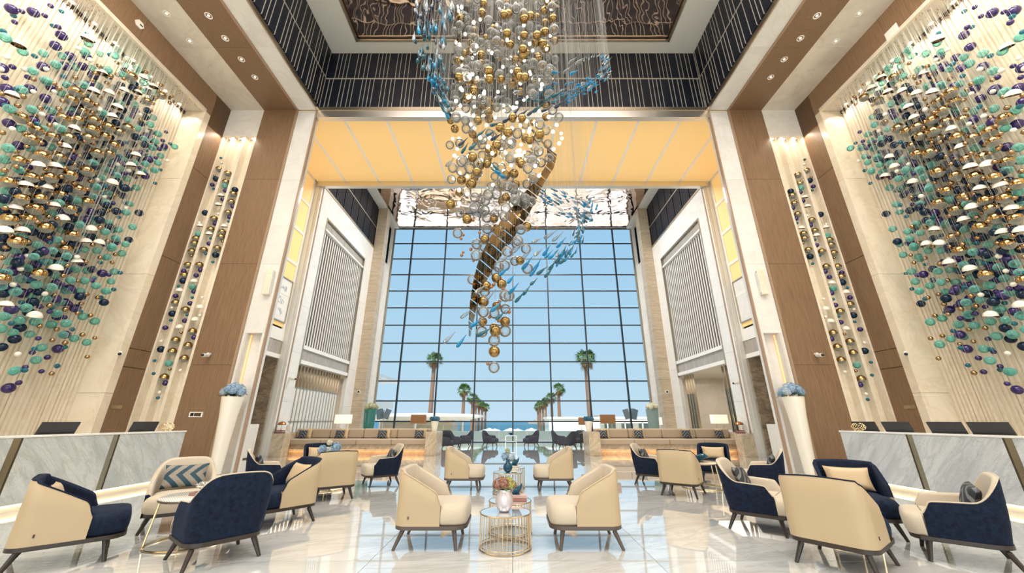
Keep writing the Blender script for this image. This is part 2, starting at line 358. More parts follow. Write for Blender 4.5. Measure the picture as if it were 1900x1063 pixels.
for s in (-1, 1):
    nm = side[s]
    # --- sculpture wall with vertical marble ribs
    w = struct('wall_' + nm)
    piece('marble_panel', s * XB, s * (XB + .25), Y0, YB, 0, ZB, M['cream_marble'], w)
    random.seed(5); y = 4.9
    while y < YB - .05:
        d = random.choice((.035, .05, .05, .075)); piece('rib', s * (XB - .035), s * XB, y, y + d, 0, ZB - .12, M['cream_marble'], w)
        y += d + random.choice((.035, .05, .06))
    piece('slot', s * (XB - .05), s * XB, -2, YB, ZB - .12, ZB, M['bronze_dark'], w)
    # marble frame facing the hall, split by joints
    for z0, z1 in ((0, 2.05), (2.05, 5.5), (5.5, 8.9), (8.9, ZB)):
        piece('marble_panel', s * (XR + .12), s * XB, YB, YB + .2, z0 + .004, z1 - .004, M['cream_marble'], w)
        piece('edge_strip', s * XR, s * (XR + .117), YB - .02, YB + .2, z0 + .004, z1 - .004, M['cream_marble'], w)
    # --- front-facing wall: wood return, fluted niche, wood, marble pier
    w = struct('wall_front_' + nm)
    for z0, z1 in ((0, 2.78), (2.79, 3.3), (3.31, 6.21), (6.22, 9.52), (9.53, ZS)):
        piece('wood_panel', s * XR, s * (XR + .08), YB + .2, YN + .3, z0, z1 - .008, M['wood'], w)
    for z0, z1 in ((0, 2.92), (2.92, 6.22), (6.22, 9.53), (9.53, ZS)):
        piece('wood_panel', s * X2, s * X1, YN, YN + .2, z0 + .004, z1 - .004, M['wood'], w)
    ztop = atY(440, 252, YN).z
    piece('marble_panel', s * X1, s * XR, YN, YN + .3, ztop, ZS, M['pier_marble'], w)
    piece('niche_back', s * X1, s * XR, YN + .24, YN + .3, 0, ztop, M['cream_marble'], w)
    for a, b_ in ((9.68, 9.76), (10.09, 10.19), (10.52, 10.62), (10.92, 10.97)):
        piece('rib', s * a, s * b_, YN, YN + .24, 0, ztop, M['cream_marble'], w)
    piece('wood_edge', s * (X2 - .07), s * X2, YN - .02, YN + .2, 0, ZS, M['wood_edge'], w)
    piece('marble_panel', s * 8.22, s * (X2 - .07), YN + .03, YN + .2, 0, 3.9, M['pier_marble'], w)
    piece('marble_panel', s * (X3 + .05), s * 7.76, YN + .03, YN + .2, 0, 3.9, M['pier_marble'], w)
    for z0, z1 in ((3.9, 6.22), (6.22, 9.53), (9.53, ZS)):
        piece('marble_panel', s * (X3 + .05), s * (X2 - .07), YN + .03, YN + .2, z0 + .003, z1 - .003, M['pier_marble'], w)
    piece('wood_edge', s * X3, s * (X3 + .05), YN - .02, YN + .08, 0, ZS, M['wood_edge'], w)
    piece('pier_side', s * (X3 + .06), s * 7.74, YN + .2, YN + .27, 0, ZS, M['pier_marble'], w)
    piece('niche_back', s * 7.76, s * 8.30, YN + .27, YN + .31, 0, 4.0, M['pier_marble'], w)
    piece('niche_side', s * 8.222, s * 8.28, YN + .03, YN + .27, 0, 3.9, M['soffit_marble'], w)
    piece('niche_side', s * 7.74, s * 7.758, YN + .2, YN + .27, 0, 3.9, M['soffit_marble'], w)
    piece('niche_top', s * 7.76, s * 8.30, YN + .2, YN + .27, 3.902, 3.98, M['soffit_marble'], w)
    piece('light_strip', s * 8.195, s * 8.218, YN + .20, YN + .24, .6, 3.88, M['orange_glow'], w)
    # wall behind the front wall, closing the tunnel
    piece('wood_edge', s * 8.3, s * XT, YN + .70, YN + .78, 0, ZS, M['plaster'], w)
    # --- ceiling side bands
    c = struct('ceiling_' + nm)
    piece('marble_panel', s * XR, s * XB, Y0, YB, ZB, ZB + .1, M['soffit_marble'], c)
    y = YB
    while y > -2:
        piece('wood_panel', s * XR, s * (XR + .08), max(y - 2.6, Y0) + .006, y, ZB + .1, ZS, M['wood'], c)
        piece('marble_panel', s * X1, s * XR, y - 2.6 + (YN - YB) + .004, y + (YN - YB), ZS, ZS + .1, M['soffit_marble'], c)
        piece('wood_panel', s * X2, s * X1, y - 2.6 + (YN - YB) + .004, y + (YN - YB), ZS, ZS + .1, M['wood'], c)
        piece('marble_panel', s * (X3 + .05), s * (X2 - .07), y - 2.6 + (YN - YB) + .003, y + (YN - YB), ZS + .02, ZS + .1, M['pier_marble'], c)
        y -= 2.6
    piece('wood_panel', s * XR, s * (XR + .08), YB, YN + .3, ZB - .4, ZS, M['wood'], c)
    piece('edge_strip', s * (XR + .0), s * (XR + .10), -2, YB, ZB - .02, ZB, M['cream_marble'], c)
    piece('wood_edge', s * (X2 - .07), s * X2, -4, YN, ZS - .02, ZS + .1, M['wood_edge'], c)
    piece('wood_edge', s * X3, s * (X3 + .05), -4, YN, ZS - .02, ZS + .14, M['champagne'], c)
    piece('slab', s * X3, s * 14, Y0, YN + .8, ZS + .14, ZS + .2, M['plaster'], c)
    # --- tunnel side with backlit panels
    w = struct('wall_tunnel_' + nm)
    zz = (5.1, 6.55, 8.07, 9.66, 11.2, ZS)
    for a, b_ in zip(zz, zz[1:]):
        piece('light_panel', s * XT, s * (XT + .06), YN + .8, Y2 - .25, a + .05, b_ - .05, M['gold_panel'], w)
        piece('metal_strip', s * (XT - .04), s * (XT + .06), YN + .8, Y2 - .25, b_ - .07, b_ + .07, M['white'], w)
    piece('metal_strip', s * (XT - .02), s * (XT + .06), Y2 - .25, Y2 - .06, 5.05, ZS, M['white'], w)
    piece('marble_band', s * (XT - .03), s * (XT + .1), YN + .8, Y2, 4.56, 5.05, M['white'], w)
    piece('stone_band', s * XT, s * (XT + .1), YN + .8, Y2, 4.0, 4.56, M['grey_stone'], w)
    piece('marble_band', s * (XT - .03), s * (XT + .1), YN + .8, Y2, 3.83, 4.0, M['white'], w)
    piece('door_frame', s * (XT - .02), s * (XT + .1), Y2 - .10, Y2 - .02, 0, 3.83, M['silver'], w)
    piece('low_panel', s * (XT - .02), s * (XT + .05), 13.0, 15.55, .04, 1.22, M['white_marble'], w)
    piece('panel_trim', s * (XT - .03), s * (XT + .05), 13.0, 15.6, 0, .04, M['bronze_dark'], w)
    piece('brown_panel', s * 11.6, s * 11.7, YN + .8, 15.9, 0, 3.95, M['brown_marble'], w)
    piece('brown_panel', s * XT, s * 11.6, 15.86, 15.96, 0, 3.95, M['brown_marble'], w)
    piece('lobby_ceiling', s * (XT + .1), s * 11.7, YN + .8, 15.95, 3.95, 4.05, M['plaster'], w)
    piece('post', s * (XH + .13), s * XT, Y2 - .05, Y2 + .12, 0, ZS, M['white'], w)
    piece('marble_panel', s * XH, s * (XH + .125), Y2 + .0, Y2 + .12, 0, ZS - .26, M['white_marble'], w)
    piece('post_edge', s * (XH - .02), s * XH, Y2 + .12, Y2 + .2, 0, ZS - .26, M['wood_edge'], w)
    # --- far hall side wall
    w = struct('wall_hall_' + nm)
    mw = M['white_marble']; ya, yb, zt = 16.95, 22.15, 11.24
    for z0 in range(0, 6):
        piece('marble_panel', s * XH, s * (XH + .2), Y2 + .2, ya, z0 * 2.1 + .003, z0 * 2.1 + 2.097, mw, w)
        piece('marble_panel', s * XH, s * (XH + .2), yb, YG, z0 * 2.1 + .003, z0 * 2.1 + 2.097, mw, w)
    piece('marble_panel', s * XH, s * (XH + .2), ya + .003, yb - .003, zt, ZH, mw, w)
    piece('panel_trim', s * (XH - .04), s * XH, Y2 + .2, 23.3, ZH - .04, ZH + .06, M['champagne'], w)
    piece('frieze_backing', s * (XH + .08), s * (XH + .2), Y2 + .1, YG, ZH + .03, ZG, M['black_tile'], w)
    piece('panel_trim', s * (XH - .01), s * (XH + .08), Y2 + .2, 23.3, 14.12, 14.18, M['silver'], w)
    y = Y2 + .25
    k = 0
    while y < 23.2:
        for z0, z1 in ((ZH + .08, 14.1), (14.2, ZG - .02)):
            piece('frieze_tile', s * XH, s * (XH + .08), y, y + .155, z0, z1, M['black_tile'], w)
        y += .18 if k % 5 else .24; k += 1
    # framed recess with the slatted panel
    for a, b_, c0, c1 in ((ya, ya + .06, 3.7, zt), (yb - .06, yb, 3.7, zt), (ya, yb, zt - .06, zt)):
        piece('frame_bar', s * (XH - .03), s * (XH + .05), a, b_, c0, c1, M['champagne'], w)
    piece('grille', s * (XH + .10), s * (XH + .16), ya + .06, yb - .06, 10.66, zt - .06, M['grey_stone'], w)
    for z0, z1, m_ in ((10.56, 10.66, 'white'), (4.45, 4.62, 'white'), (3.78, 3.95, 'white')):
        piece('ledge', s * (XH - .02), s * (XH + .16), ya + .06, yb - .06, z0, z1, M[m_], w)
    piece('stone_band', s * (XH + .06), s * (XH + .16), ya, yb, 3.95, 4.45, M['grey_stone'], w)
    piece('slat_backing', s * (XH + .16), s * (XH + .24), ya, yb, 4.6, 10.6, M['slat_dark'], w)
    n = 22
    for i in range(n):
        y = ya + .12 + i * (yb - ya - .24) / (n - 1)
        piece('slat', s * (XH + .12), s * (XH + .16), y - .04, y + .04, 4.62, 10.56, M['white'], w)
    # corridor beyond the opening
    piece('corridor_ceiling', s * (XH + .2), s * 14, Y2 + .1, YG, 3.80, 3.90, M['plaster'], w)
    piece('corridor_wall', s * 13.9, s * 14, 11.3, YG, 0, 3.9, M['travertine'], w)
    piece('corridor_wall', s * (XH + .2), s * 14, Y2 + .05, Y2 + .15, 0, 3.9, M['brown_marble'], w)
    piece('corridor_wall', s * (XH + .2), s * 14, 23.9, 24.0, 0, 3.9, M['white_marble'], w)
    # travertine pier before the glass, course by course
    p = struct('wall_pier_' + nm)
    z = 0
    while z < ZG - .05:
        piece('stone_course', s * 8.97, s * XH, 23.3, 24.0, z + .004, min(z + .62, ZG) - .004, M['travertine'], p); z += .62
    piece('jamb', s * 9.42, s * XH, YG - .30, YG - .05, 0, ZG, M['white_marble'], p)
    piece('jamb', s * 9.30, s * 9.42, YG - .16, YG - .05, 0, ZG, M['champagne'], p)
    # --- well side wall of dark tiles
    w = struct('wall_well_' + nm)
    piece('tile_backing', s * X3, s * (X3 + .04), Y0, YN + .1, ZS + .14, ZC, M['black_tile'], w)
    random.seed(11); ys = 5.2; pat = (.30, .16, .16, .34, .17, .17, .30)
    js = NB(); k = 0
    for z0, z1, off in ((ZS + .16, 14.38, 0), (14.42, ZC - .02, 3)):
        y = ys; k = off
        while y < YN + .05:
            d = pat[k % 7]; k += 1; y1 = min(y + d, YN + .08)
            piece('tile', s * (X3 - .03), s * X3, y, y1 - .022, z0, z1, M['black_tile'], w)
            bx(js, s * (X3 - .045), s * X3, y1 - .018, y1 - .004, z0, z1); y = y1
    bx(js, s * (X3 - .05), s * X3, ys, YN, 14.385, 14.415)
    tag(mk('joint_strips', js, M['tile_joint'], w), kind='stuff')

# dark tile wall over the portal
w = struct('wall_well_back')
piece('tile_backing', -X3, X3, YN + .10, YN + .2, ZS + .14, ZC + .3, M['black_tile'], w)
js = NB(); pat = (.34, .155, .155, .155, .34, .155, .20, .155)
for z0, z1, off in ((ZS + .16, 14.38, 2), (14.42, ZC - .02, 0)):
    x = -X3 + .03; k = off
    while x < X3 - .05:
        d = pat[k % 8]; k += 1; x1 = min(x + d, X3 - .03)
        piece('tile', x, x1 - .025, YN + .06, YN + .10, z0, z1, M['black_tile'], w)
        bx(js, x1 - .020, x1 - .004, YN + .035, YN + .10, z0, z1); x = x1
bx(js, -X3, X3, YN + .03, YN + .1, 14.382, 14.418)
tag(mk('joint_strips', js, M['tile_joint'], w), kind='stuff')
# portal beams and luminous soffit
t1 = struct('trim_1')
piece('beam_edge', -X3, X3, YN - .02, YN + .1, ZS - .0, ZS + .15, M['champagne'], t1)
piece('beam', -X3, X3, YN, YN + .16, ZS - .28, ZS, M['silver'], t1)
piece('beam_lip', -X3, X3, YN - .01, YN + .2, ZS - .34, ZS - .285, M['silver'], t1)
t2 = struct('trim_2')
piece('beam', -XT, XT, Y2 - .1, Y2 + .12, ZS - .26, ZS + .02, M['silver'], t2)
c = struct('ceiling_portal')
for i in range(-6, 6):
    a = i * 1.692; b_ = a + 1.692; a2, b2 = max(a, -XT), min(b_, XT)
    if b2 - a2 < .1: continue
    piece('light_panel', a2 + .05, b2 - .05, YN + .16, Y2 - .1, ZS + .02, ZS + .08, M['gold_panel'], c)
    piece('metal_strip', b2 - .05, b2 + .05, YN + .16, Y2 - .1, ZS - .0, ZS + .08, M['strip'], c)
# well ceiling: plaster border around a rippled bronze mirror
c = struct('ceiling')
YI = 10.93
piece('plaster_border', -X3, -6.4, Y0, YN + .2, ZC, ZC + .2, M['plaster'], c)
piece('plaster_border', 6.4, X3, Y0, YN + .2, ZC, ZC + .2, M['plaster'], c)
piece('plaster_border', -6.4, 6.4, YI, YN + .2, ZC, ZC + .2, M['plaster'], c)
piece('mirror_panel', -6.4, 6.4, Y0, YI, ZC + .2, ZC + .25, M['mirror_ceiling'], c)
for s in (-1, 1): piece('border_lip', s * 6.32, s * 6.4, -3, YI, ZC + .06, ZC + .12, M['champagne'], c)
piece('border_lip', -6.4, 6.4, YI - .08, YI, ZC + .06, ZC + .12, M['champagne'], c)
c = struct('ceiling_hall')
piece('plaster_border', -XH - .1, -9.08, Y2, YG, ZG, ZG + .1, M['plaster'], c)
piece('plaster_border', 9.08, XH + .1, Y2, YG, ZG, ZG + .1, M['plaster'], c)
piece('mirror_panel', -9.08, 9.08, Y2, YG, ZG + .1, ZG + .15, M['mirror_ceiling'], c)
piece('bulkhead', -XT, XT, Y2 + .12, Y2 + .2, ZS, ZG + .1, M['plaster'], c)
o_ = struct('ceiling_roof'); piece('slab', -14.4, 14.4, Y0 - .3, YG + .1, 17.0, 17.2, M['plaster'], o_); piece('fascia', -14.4, 14.4, YG - .02, YG + .1, ZG + .05, 17.0, M['plaster'], o_)
for s in (-1, 1): piece('outer_wall', s * 14.2, s * 14.4, Y0 - .3, YG + .1, 0, 17.0, M['plaster'], o_); piece('outer_wall', s * XH, s * 14.3, YG - .05, YG + .1, 0, ZG + .1, M['plaster'], o_)
# entrance wall behind the camera: tall opening in the middle
w = struct('wall_back')
piece('marble_panel', -14, -7, Y0 - .2, Y0, 0, ZC, M['pier_marble'], w)
piece('marble_panel', 7, 14, Y0 - .2, Y0, 0, ZC, M['pier_marble'], w)
piece('marble_panel', -7, 7, Y0 - .2, Y0, 6, ZC + .2, M['pier_marble'], w)

# ------------------------------------------------------------ the great window
win = struct('window_1')
VX = [0, 2.634, 5.268, 7.902, 9.42]; VX = sorted({-x for x in VX} | set(VX))
RZ = [0.0] + [1.28 + 1.318 * k for k in range(11)] + [ZG]
for x in VX: piece('mullion', x - .045, x + .045, YG - .16, YG + .02, 0, ZG, M['mullion'], win)
for z in RZ: piece('transom', -9.42, 9.42, YG - .10, YG - .02, z - .04 if z else 0, z + .04, M['mullion'], win)
for a, b_ in zip(VX, VX[1:]):
    for z0, z1 in zip(RZ, RZ[1:]):
        piece('glass_pane', a + .045, b_ - .045, YG - .055, YG - .045, z0 + .04, z1 - .04, M['pane'], win)
# downlights in the ceiling bands, picked up where they sit on the soffit plane
for s in (-1, 1):
    wn = 'left' if s < 0 else 'right'
    for (u, v) in ((387, 29), (418, 71), (448, 110), (473, 143)):
        p = atZ(u, v, ZS); downlight(s * abs(p.x), p.y, ZS - .004, 'round downlight in the walnut band of the %s ceiling, %s' % (wn, {29: 'nearest of four', 71: 'second nearest of four', 110: 'third nearest of four', 143: 'farthest of four'}[v]), 'downlights in the %s walnut ceiling band' % wn, .10)
    for (u, v) in ((309, 25), (352, 76)):
        p = atZ(u, v, ZS); downlight(s * abs(p.x), p.y, ZS - .004, 'round downlight in the pale marble band of the %s ceiling, %s' % (wn, 'nearer of two' if v < 50 else 'farther of two'), 'downlights in the %s marble ceiling band' % wn, .09)
    for i, x in enumerate((9.93, 10.35, 10.77)):
        downlight(s * x, YN + .155, atY(440, 252, YN).z - .004, 'small lit downlight over the %s flute of the %s niche' % (('inner', 'middle', 'outer')[i], wn), 'downlights over the %s fluted niche' % wn, .055)
    for i in range(12):
        downlight(s * 11.64, 3.9 + i * .56, ZB - .004, 'small bright spotlight over the %s bubble wall, %s from the far corner' % (wn, 'twelfth eleventh tenth ninth eighth seventh sixth fifth fourth third second first'.split()[i]), 'spotlights over the %s bubble wall' % wn, .07)
        lamp('spot_lamp', 'SPOT', (s * 11.55, 3.9 + i * .56, ZB - .03), (0, 0, 0), 55, WARM, spot_size=math.radians(125), spot_blend=.8, shadow_soft_size=.04)
# ------------------------------------------------------------ reception desks
for s in (-1, 1):
    wn = side[s]; fr = 7.75
    t = empty('reception_desk', (s * fr, 6.3, 0), label='long marble-fronted reception desk with brass dividers along the %s wall' % wn, cat='reception desk')
    def D(x0, x1, y0, y1, z0, z1, m_, n, bev=0): return piece(n, s * (x0 - fr), s * (x1 - fr), y0 - 6.3, y1 - 6.3, z0, z1, m_, t, bev)
    ed = [1.68, 3.22, 4.76, 6.30, 7.84, 9.46]
    dm = M['desk_marble' if s < 0 else 'desk_marble_r']
    for a, b_ in zip(ed, ed[1:]):
        D(fr, fr + .04, a + (.06 if a > 1.7 else 0), b_ - (.06 if b_ < 9.4 else 0), .12, 1.09, dm, 'marble_panel', .006)
        if b_ < 9.4: D(fr + .012, fr + .03, b_ - .06, b_ + .06, .12, 1.09, M['desk_brass'], 'brass_divider'); D(fr + .0, fr + .012, b_ + .052, b_ + .06, .12, 1.09, M['bronze_dark'], 'shadow_gap')
    D(fr + .04, fr + .10, 1.68, 9.40, .12, 1.09, M['plaster'], 'carcass')
    D(fr - .01, fr + .46, 1.68, 9.48, 1.09, 1.125, M['white_marble'], 'countertop', .006)
    D(fr + .09, fr + .12, 1.68, 9.36, .0, .12, M['plaster'], 'plinth')
    D(fr + .05, fr + .08, 1.70, 9.36, .085, .118, M['glow'], 'light_strip')
    wt = empty('clerk_worktop', (s * 8.46, 6.3, 0), label='low white clerk worktop behind the %s reception desk' % wn, cat='worktop')
    piece('worktop', s * -.23, s * .24, -4.62, 3.3, .72, .76, M['white'], wt); piece('end_panel', s * -.23, s * .24, 3.12, 3.3, .0, .715, M['white'], wt); piece('end_panel', s * -.23, s * .24, -4.62, -4.55, .0, .715, M['white'], wt)
    D(fr + .04, fr + .46, 9.30, 9.46, .12, 1.09, dm, 'end_panel')
    # screens facing the clerks
    mons = ((7.2, 'nearer'), (8.86, 'farther')) if s < 0 else ((6.85, 'nearest'), (7.54, 'second nearest'), (8.5, 'third nearest'), (9.27, 'farthest'))
    for y, w_ in mons:
        m_ = empty('monitor', (s * 8.35, y, .76), label='black computer monitor seen from behind, %s one on the %s reception desk' % (w_, wn), cat='monitor', group='monitors on the %s reception desk' % wn)
        b = NB(); bx(b, -.014, .014, -.30, .30, .20, .585); o = mk('screen', b, M['black'], m_); o.rotation_euler = (0, -s * math.radians(16), 0)
        b = NB(); bx(b, -.03, .01, -.16, .16, .27, .33); mk('rear_housing', b, M['black_gloss'], m_)
        b = NB(); bx(b, -.02, .02, -.03, .03, .012, .30); mk('stand', b, M['black'], m_)
        b = NB(); bx(b, -.09, .09, -.12, .12, 0, .012); mk('foot', b, M['black'], m_)
    b = NB()
    g = empty('wire_basket', (s * 8.02, 9.22, 1.126), label='round open brass wire basket ornament at the far end of the %s desk' % wn, cat='basket')
    for k in range(16):
        a = 2 * PI * k / 16; pts = [(.13 * math.sin(q) * math.cos(a + .5 * q) + .0, .13 * math.sin(q) * math.sin(a + .5 * q), .085 - .085 * math.cos(q)) for q in [PI * j / 10 for j in range(1, 10)]]
        tube(b, pts, .004, 4)
    mk('wire_cage', b, M['brass'], g, 1); b = NB(); tube(b, circ((0, 0, .004), .05, 16), .004, 5, True); mk('base_ring', b, M['brass'], g, 1)

# ------------------------------------------------------------ armchairs
def plan(a, bk, fr, r, n=9, ns=16):
    """U-shaped plan from the left arm front round the back to the right arm front"""
    pts = [(-a, fr + (-bk + r - fr) * i / ns) for i in range(ns)]
    pts += [(-a + r - r * math.cos(PI / 2 * i / n), -bk + r - r * math.sin(PI / 2 * i / n)) for i in range(n + 1)]
    pts += [(-a + r + (2 * a - 2 * r) * i / 6, -bk) for i in range(1, 6)]
    q = [(-x, y) for x, y in pts[:ns + n + 1]][::-1]
    return pts + q
def sm(t): t = max(0, min(1, t)); return t * t * (3 - 2 * t)
def armchair_meshes(kind):
    """kind 'tub': sides sloping straight from back to arm; kind 'wing': high back dropping in a shoulder to low arms"""
    if kind == 'tub': a, bk, fa, fs, r, hb, z0 = .355, .40, .12, .42, .13, .815, .235
    else: a, bk, fa, fs, r, hb, z0 = .36, .38, .24, .38, .17, .83, .225
    pl = plan(a, bk, fa, r)
    def H(x, y):
        if kind == 'tub':
            k = (y + bk) / (fa + bk)
            if y < -bk + .05: return hb - .02 * (abs(x) / a) ** 2
            h = hb - .02 - (hb - .545) * max(0, k - .03) ** 1.12
            return h - .10 * sm((k - .84) / .16) ** 2
        k = (y + bk) / (fa + bk); base = hb - .03 * (abs(x) / a) ** 2
        if abs(x) < a * .55 and y < -bk + .02: return base
        d = k + .16 * (abs(x) / a)
        h = base + (.585 - base) * sm((d - .06) / .46) - .035 * k
        return h - .11 * sm((k - .86) / .14) ** 2
    th = .055; n = len(pl)
    nrm = []
    for i in range(n):
        p, q = pl[max(i - 1, 0)], pl[min(i + 1, n - 1)]; dx, dy = q[0] - p[0], q[1] - p[1]; L = math.hypot(dx, dy); nrm.append((-dy / L, dx / L))
    so, si, pip = NB(), NB(), NB(); RO, RI, top = [], [], []
    for i, (x, y) in enumerate(pl):
        h = H(x, y); nx, ny = nrm[i]
        lean = .05 if kind == 'wing' else .0
        def pt(off, z, bm):
            k = (z - z0) / (hb - z0); k2 = 1 - .07 * (1 - min(1, k * 1.6)) ** 2 if kind == 'wing' else 1
            yy = y * k2 - (.07 * k * sm((y - .02) / .2) if kind == 'wing' else 0) - (lean * k * (1 if y < 0 else .0) * sm(-y / bk))
            return bm.verts.new((x * k2 + nx * off, yy + ny * off, z))
        RO.append([pt(0, z0, so), pt(0, z0 + (h - z0) * .33, so), pt(0, z0 + (h - z0) * .66, so), pt(0, h - .015, so), pt(.012, h, so)])
        RI.append([pt(.012, h, si), pt(.028, h + .006, si), pt(.046, h - .002, si), pt(th, h - .02, si), pt(th, max(.36, h - .16), si), pt(th, .30, si)])
        if i % 1 == 0: pass
        v = RI[-1][0].co.copy(); top.append(v + Vector((-nx * .004, -ny * .004, .002)))
    for R, bm in ((RO, so), (RI, si)):
        for A, B in zip(R, R[1:]):
            for k in range(len(A) - 1): bm.faces.new((A[k], A[k + 1], B[k + 1], B[k]))
    # arm fronts
    for e_ in (0, -1):
        o, i_ = RO[e_], RI[e_]
        vs = [so.verts.new(v.co) for v in o] + [so.verts.new(v.co) for v in i_[1:]]
        vs[-1].co.z = z0 + .02
        f = so.faces.new(vs)
    tube(pip, top, .007, 5)
    # seat: narrow between the arms, full width in front of them
    w0, w1 = a - th + .005, a - .004; rc = .15
    poly = [(-w0 + .0, -bk + .24), (-w0 + .05, -bk + .13), (-w0 + .14, -bk + .075), (w0 - .14, -bk + .075), (w0 - .05, -bk + .13), (w0, -bk + .24), (w0, fa - .0), (w1, fa + .004)]
    poly += [(w1 - rc + rc * math.cos(q), fs - rc + rc * math.sin(q)) for q in [PI / 2 * i / 6 for i in range(7)]]
    poly += [(-w1 + rc - rc * math.sin(q), fs - rc + rc * math.cos(q)) for q in [PI / 2 * i / 6 for i in range(7)]]
    poly += [(-w1, fa + .004), (-w0, fa - .0)]
    se = NB(); ztop = .45 if kind == 'tub' else .43
    loft(se, poly, [(z0 + .004, .03), (z0 + .03, .008), (z0 + .08, 0), (ztop - .10, .0), (ztop - .06, .008), (ztop - .03, .025), (ztop - .01, .055), (ztop, .10), (ztop + .006, .18)])
    # base frame
    ba = NB(); outl = [(-x, y) for x, y in pl[::-1]]; k2 = .95 if kind == 'wing' else 1.0
    fpoly = [(x * k2, y * k2) for x, y in pl] + [(w1 * k2, fa + .05), *[(x * k2, y * k2) for x, y in poly[8:22]], (-w1 * k2, fa + .05)]
    loft(ba, fpoly, [(z0 - .04, .012), (z0 - .034, .0), (z0 + .003, .0)])
    lb = NB()
    return {'shell': so, 'lining': si, 'piping': pip, 'seat_cushion': se, 'base_frame': ba}, (a, bk, fa, fs, z0)
CH = {}
def chair_proto(key, kind, outer, inner, seat, pipe, wood_):
    ms, (a, bk, fa, fs, z0) = armchair_meshes(kind); root = empty('armchair'); done = {}
    for nme, bm in ms.items():
        mt = {'shell': outer, 'lining': inner, 'seat_cushion': seat, 'piping': pipe, 'base_frame': wood_}[nme]
        pt_ = {'piping': 'lining'}.get(nme); done[nme] = mk(nme, bm, M[mt], done[pt_] if pt_ else root, math.radians(50))
    for sx in (-1, 1):
        for sy in (-1, 1):
            b = NB(); y0_ = (-bk + .10) if sy < 0 else (fs - .15); x0_ = sx * (a - .10)
            x1_ = sx * (a - .035); y1_ = y0_ - .085 if sy < 0 else y0_ + .04
            tube(b, [(x0_, y0_, z0 - .03), (x0_ + (x1_ - x0_) * .12, y0_ + (y1_ - y0_) * .12, z0 - .06), (x1_, y1_, .0)], [.034, .027, .017], 8)
            mk('leg', b, M[wood_], root, .7)
    if kind == 'tub': piece('side_tab', a - .004, a + .006, -bk + .16, -bk + .172, z0 + .07, z0 + .10, M['black'], root)
    CH[key] = root; root['used'] = 0; return root
chair_proto('beige', 'tub', 'leather', 'velvet_beige', 'velvet_beige', 'leather', 'leg_grey')
chair_proto('navy_in', 'tub', 'leather', 'velvet_navy', 'velvet_navy', 'velvet_navy', 'dark_wood')
chair_proto('navy_out', 'wing', 'velvet_navy', 'velvet_beige', 'velvet_beige', 'velvet_beige', 'dark_wood')
chair_proto('grey', 'wing', 'velvet_grey', 'velvet_grey', 'velvet_grey', 'velvet_grey', 'dark_wood')
def copy_tree(o, parent=None):
    c_ = o.copy(); C.objects.link(c_); c_.parent = parent
    for ch in list(o.children): copy_tree(ch, c_)
    return c_
def place(key, x, y, dx, dy, label, group):
    p = CH[key]; o = p if not p['used'] else copy_tree(p); p['used'] = 1
    o.location = (x, y, 0); o.rotation_euler = (0, 0, math.atan2(dy, dx) - PI / 2)
    if 'used' in o and o is not p: del o['used']
    tag(o, label, 'armchair', group); return o
g0 = 'cream armchairs either side of the drum tables'
place('beige', -.94, 5.16, 1, 0, 'cream leather tub armchair, front left of the brass drum tables', g0)
place('beige', .84, 5.16, -1, 0, 'cream leather tub armchair, front right of the brass drum tables', g0)
place('beige', -1.02, 8.8, 1, 0, 'cream leather tub armchair, rear left of the drum tables', g0)
place('beige', .86, 8.8, -1, 0, 'cream leather tub armchair, rear right of the drum tables', g0)
gl, gr = 'armchairs round the front left table', 'armchairs round the front right table'
CI = []
CI.append(('wedge', place('navy_in', -4.60, 4.52, .72, .69, 'cream leather tub chair with navy velvet inside, nearest on the far left', gl)))
CI.append(('chev', place('navy_out', -4.60, 5.82, .62, -.78, 'cream velvet armchair with navy outer shell and large teal chevron cushion', gl)))
place('navy_out', -3.17, 4.64, -.78, .62, 'navy velvet armchair seen from behind, left foreground', gl)
CI.append(('gold', place('navy_in', -3.33, 6.02, -.62, -.78, 'cream leather tub chair with navy velvet seat and gold cushion, turned left', gl)))
CI.append(('dark', place('navy_out', 3.36, 5.72, .74, -.67, 'navy-shelled cream armchair with dark cushion, front right group, nearest the middle', gr)))
place('navy_in', 3.37, 4.46, .80, .60, 'cream leather tub chair seen from behind, right foreground', gr)
CI.append(('gold', place('navy_in', 4.55, 5.58, -.50, -.86, 'navy velvet tub chair with gold cushion facing the camera, right foreground', gr)))
CI.append(('dark', place('navy_out', 4.67, 4.58, -.76, .65, 'navy-shelled cream armchair in profile at the far right', gr)))
gl, gr = 'armchairs round the rear left table', 'armchairs round the rear right table'
CI.append(('dark', place('navy_out', -4.75, 8.05, .84, .54, 'navy-shelled armchair behind the gold-cushion chair, left', gl)))
place('navy_in', -3.42, 7.86, -.56, .83, 'cream leather tub chair seen from behind in front of the hydrangea table', gl)
CI.append(('gold', place('navy_in', -4.62, 9.75, .52, -.85, 'navy velvet tub chair with gold cushion, in front of the left sofa', gl)))
CI.append(('dark', place('navy_out', -3.0, 9.32, -.84, -.54, 'navy-shelled cream armchair facing left beside the hydrangea table', gl)))
CI.append(('dark', place('navy_out', 3.22, 9.42, .84, -.54, 'navy-shelled cream armchair facing right beside the blue glass bowl table', gr)))
place('navy_in', 3.34, 8.18, .60, .80, 'cream leather tub chair seen from behind before the blue bowl table', gr)
CI.append(('gold', place('navy_in', 4.85, 9.85, -.48, -.88, 'navy velvet tub chair with gold cushion, in front of the right sofa', gr)))
CI.append(('dark', place('navy_out', 4.82, 8.02, -.84, .54, 'navy-shelled armchair turned left behind the front right group', gr)))
gf = 'dark grey armchairs by the window'
place('grey', -1.22, 22.0, .95, -.3, 'dark grey armchair by the glass, left of the small glass table', gf)
place('grey', .98, 22.0, -.95, -.3, 'dark grey armchair by the glass, right of the small glass table', gf)
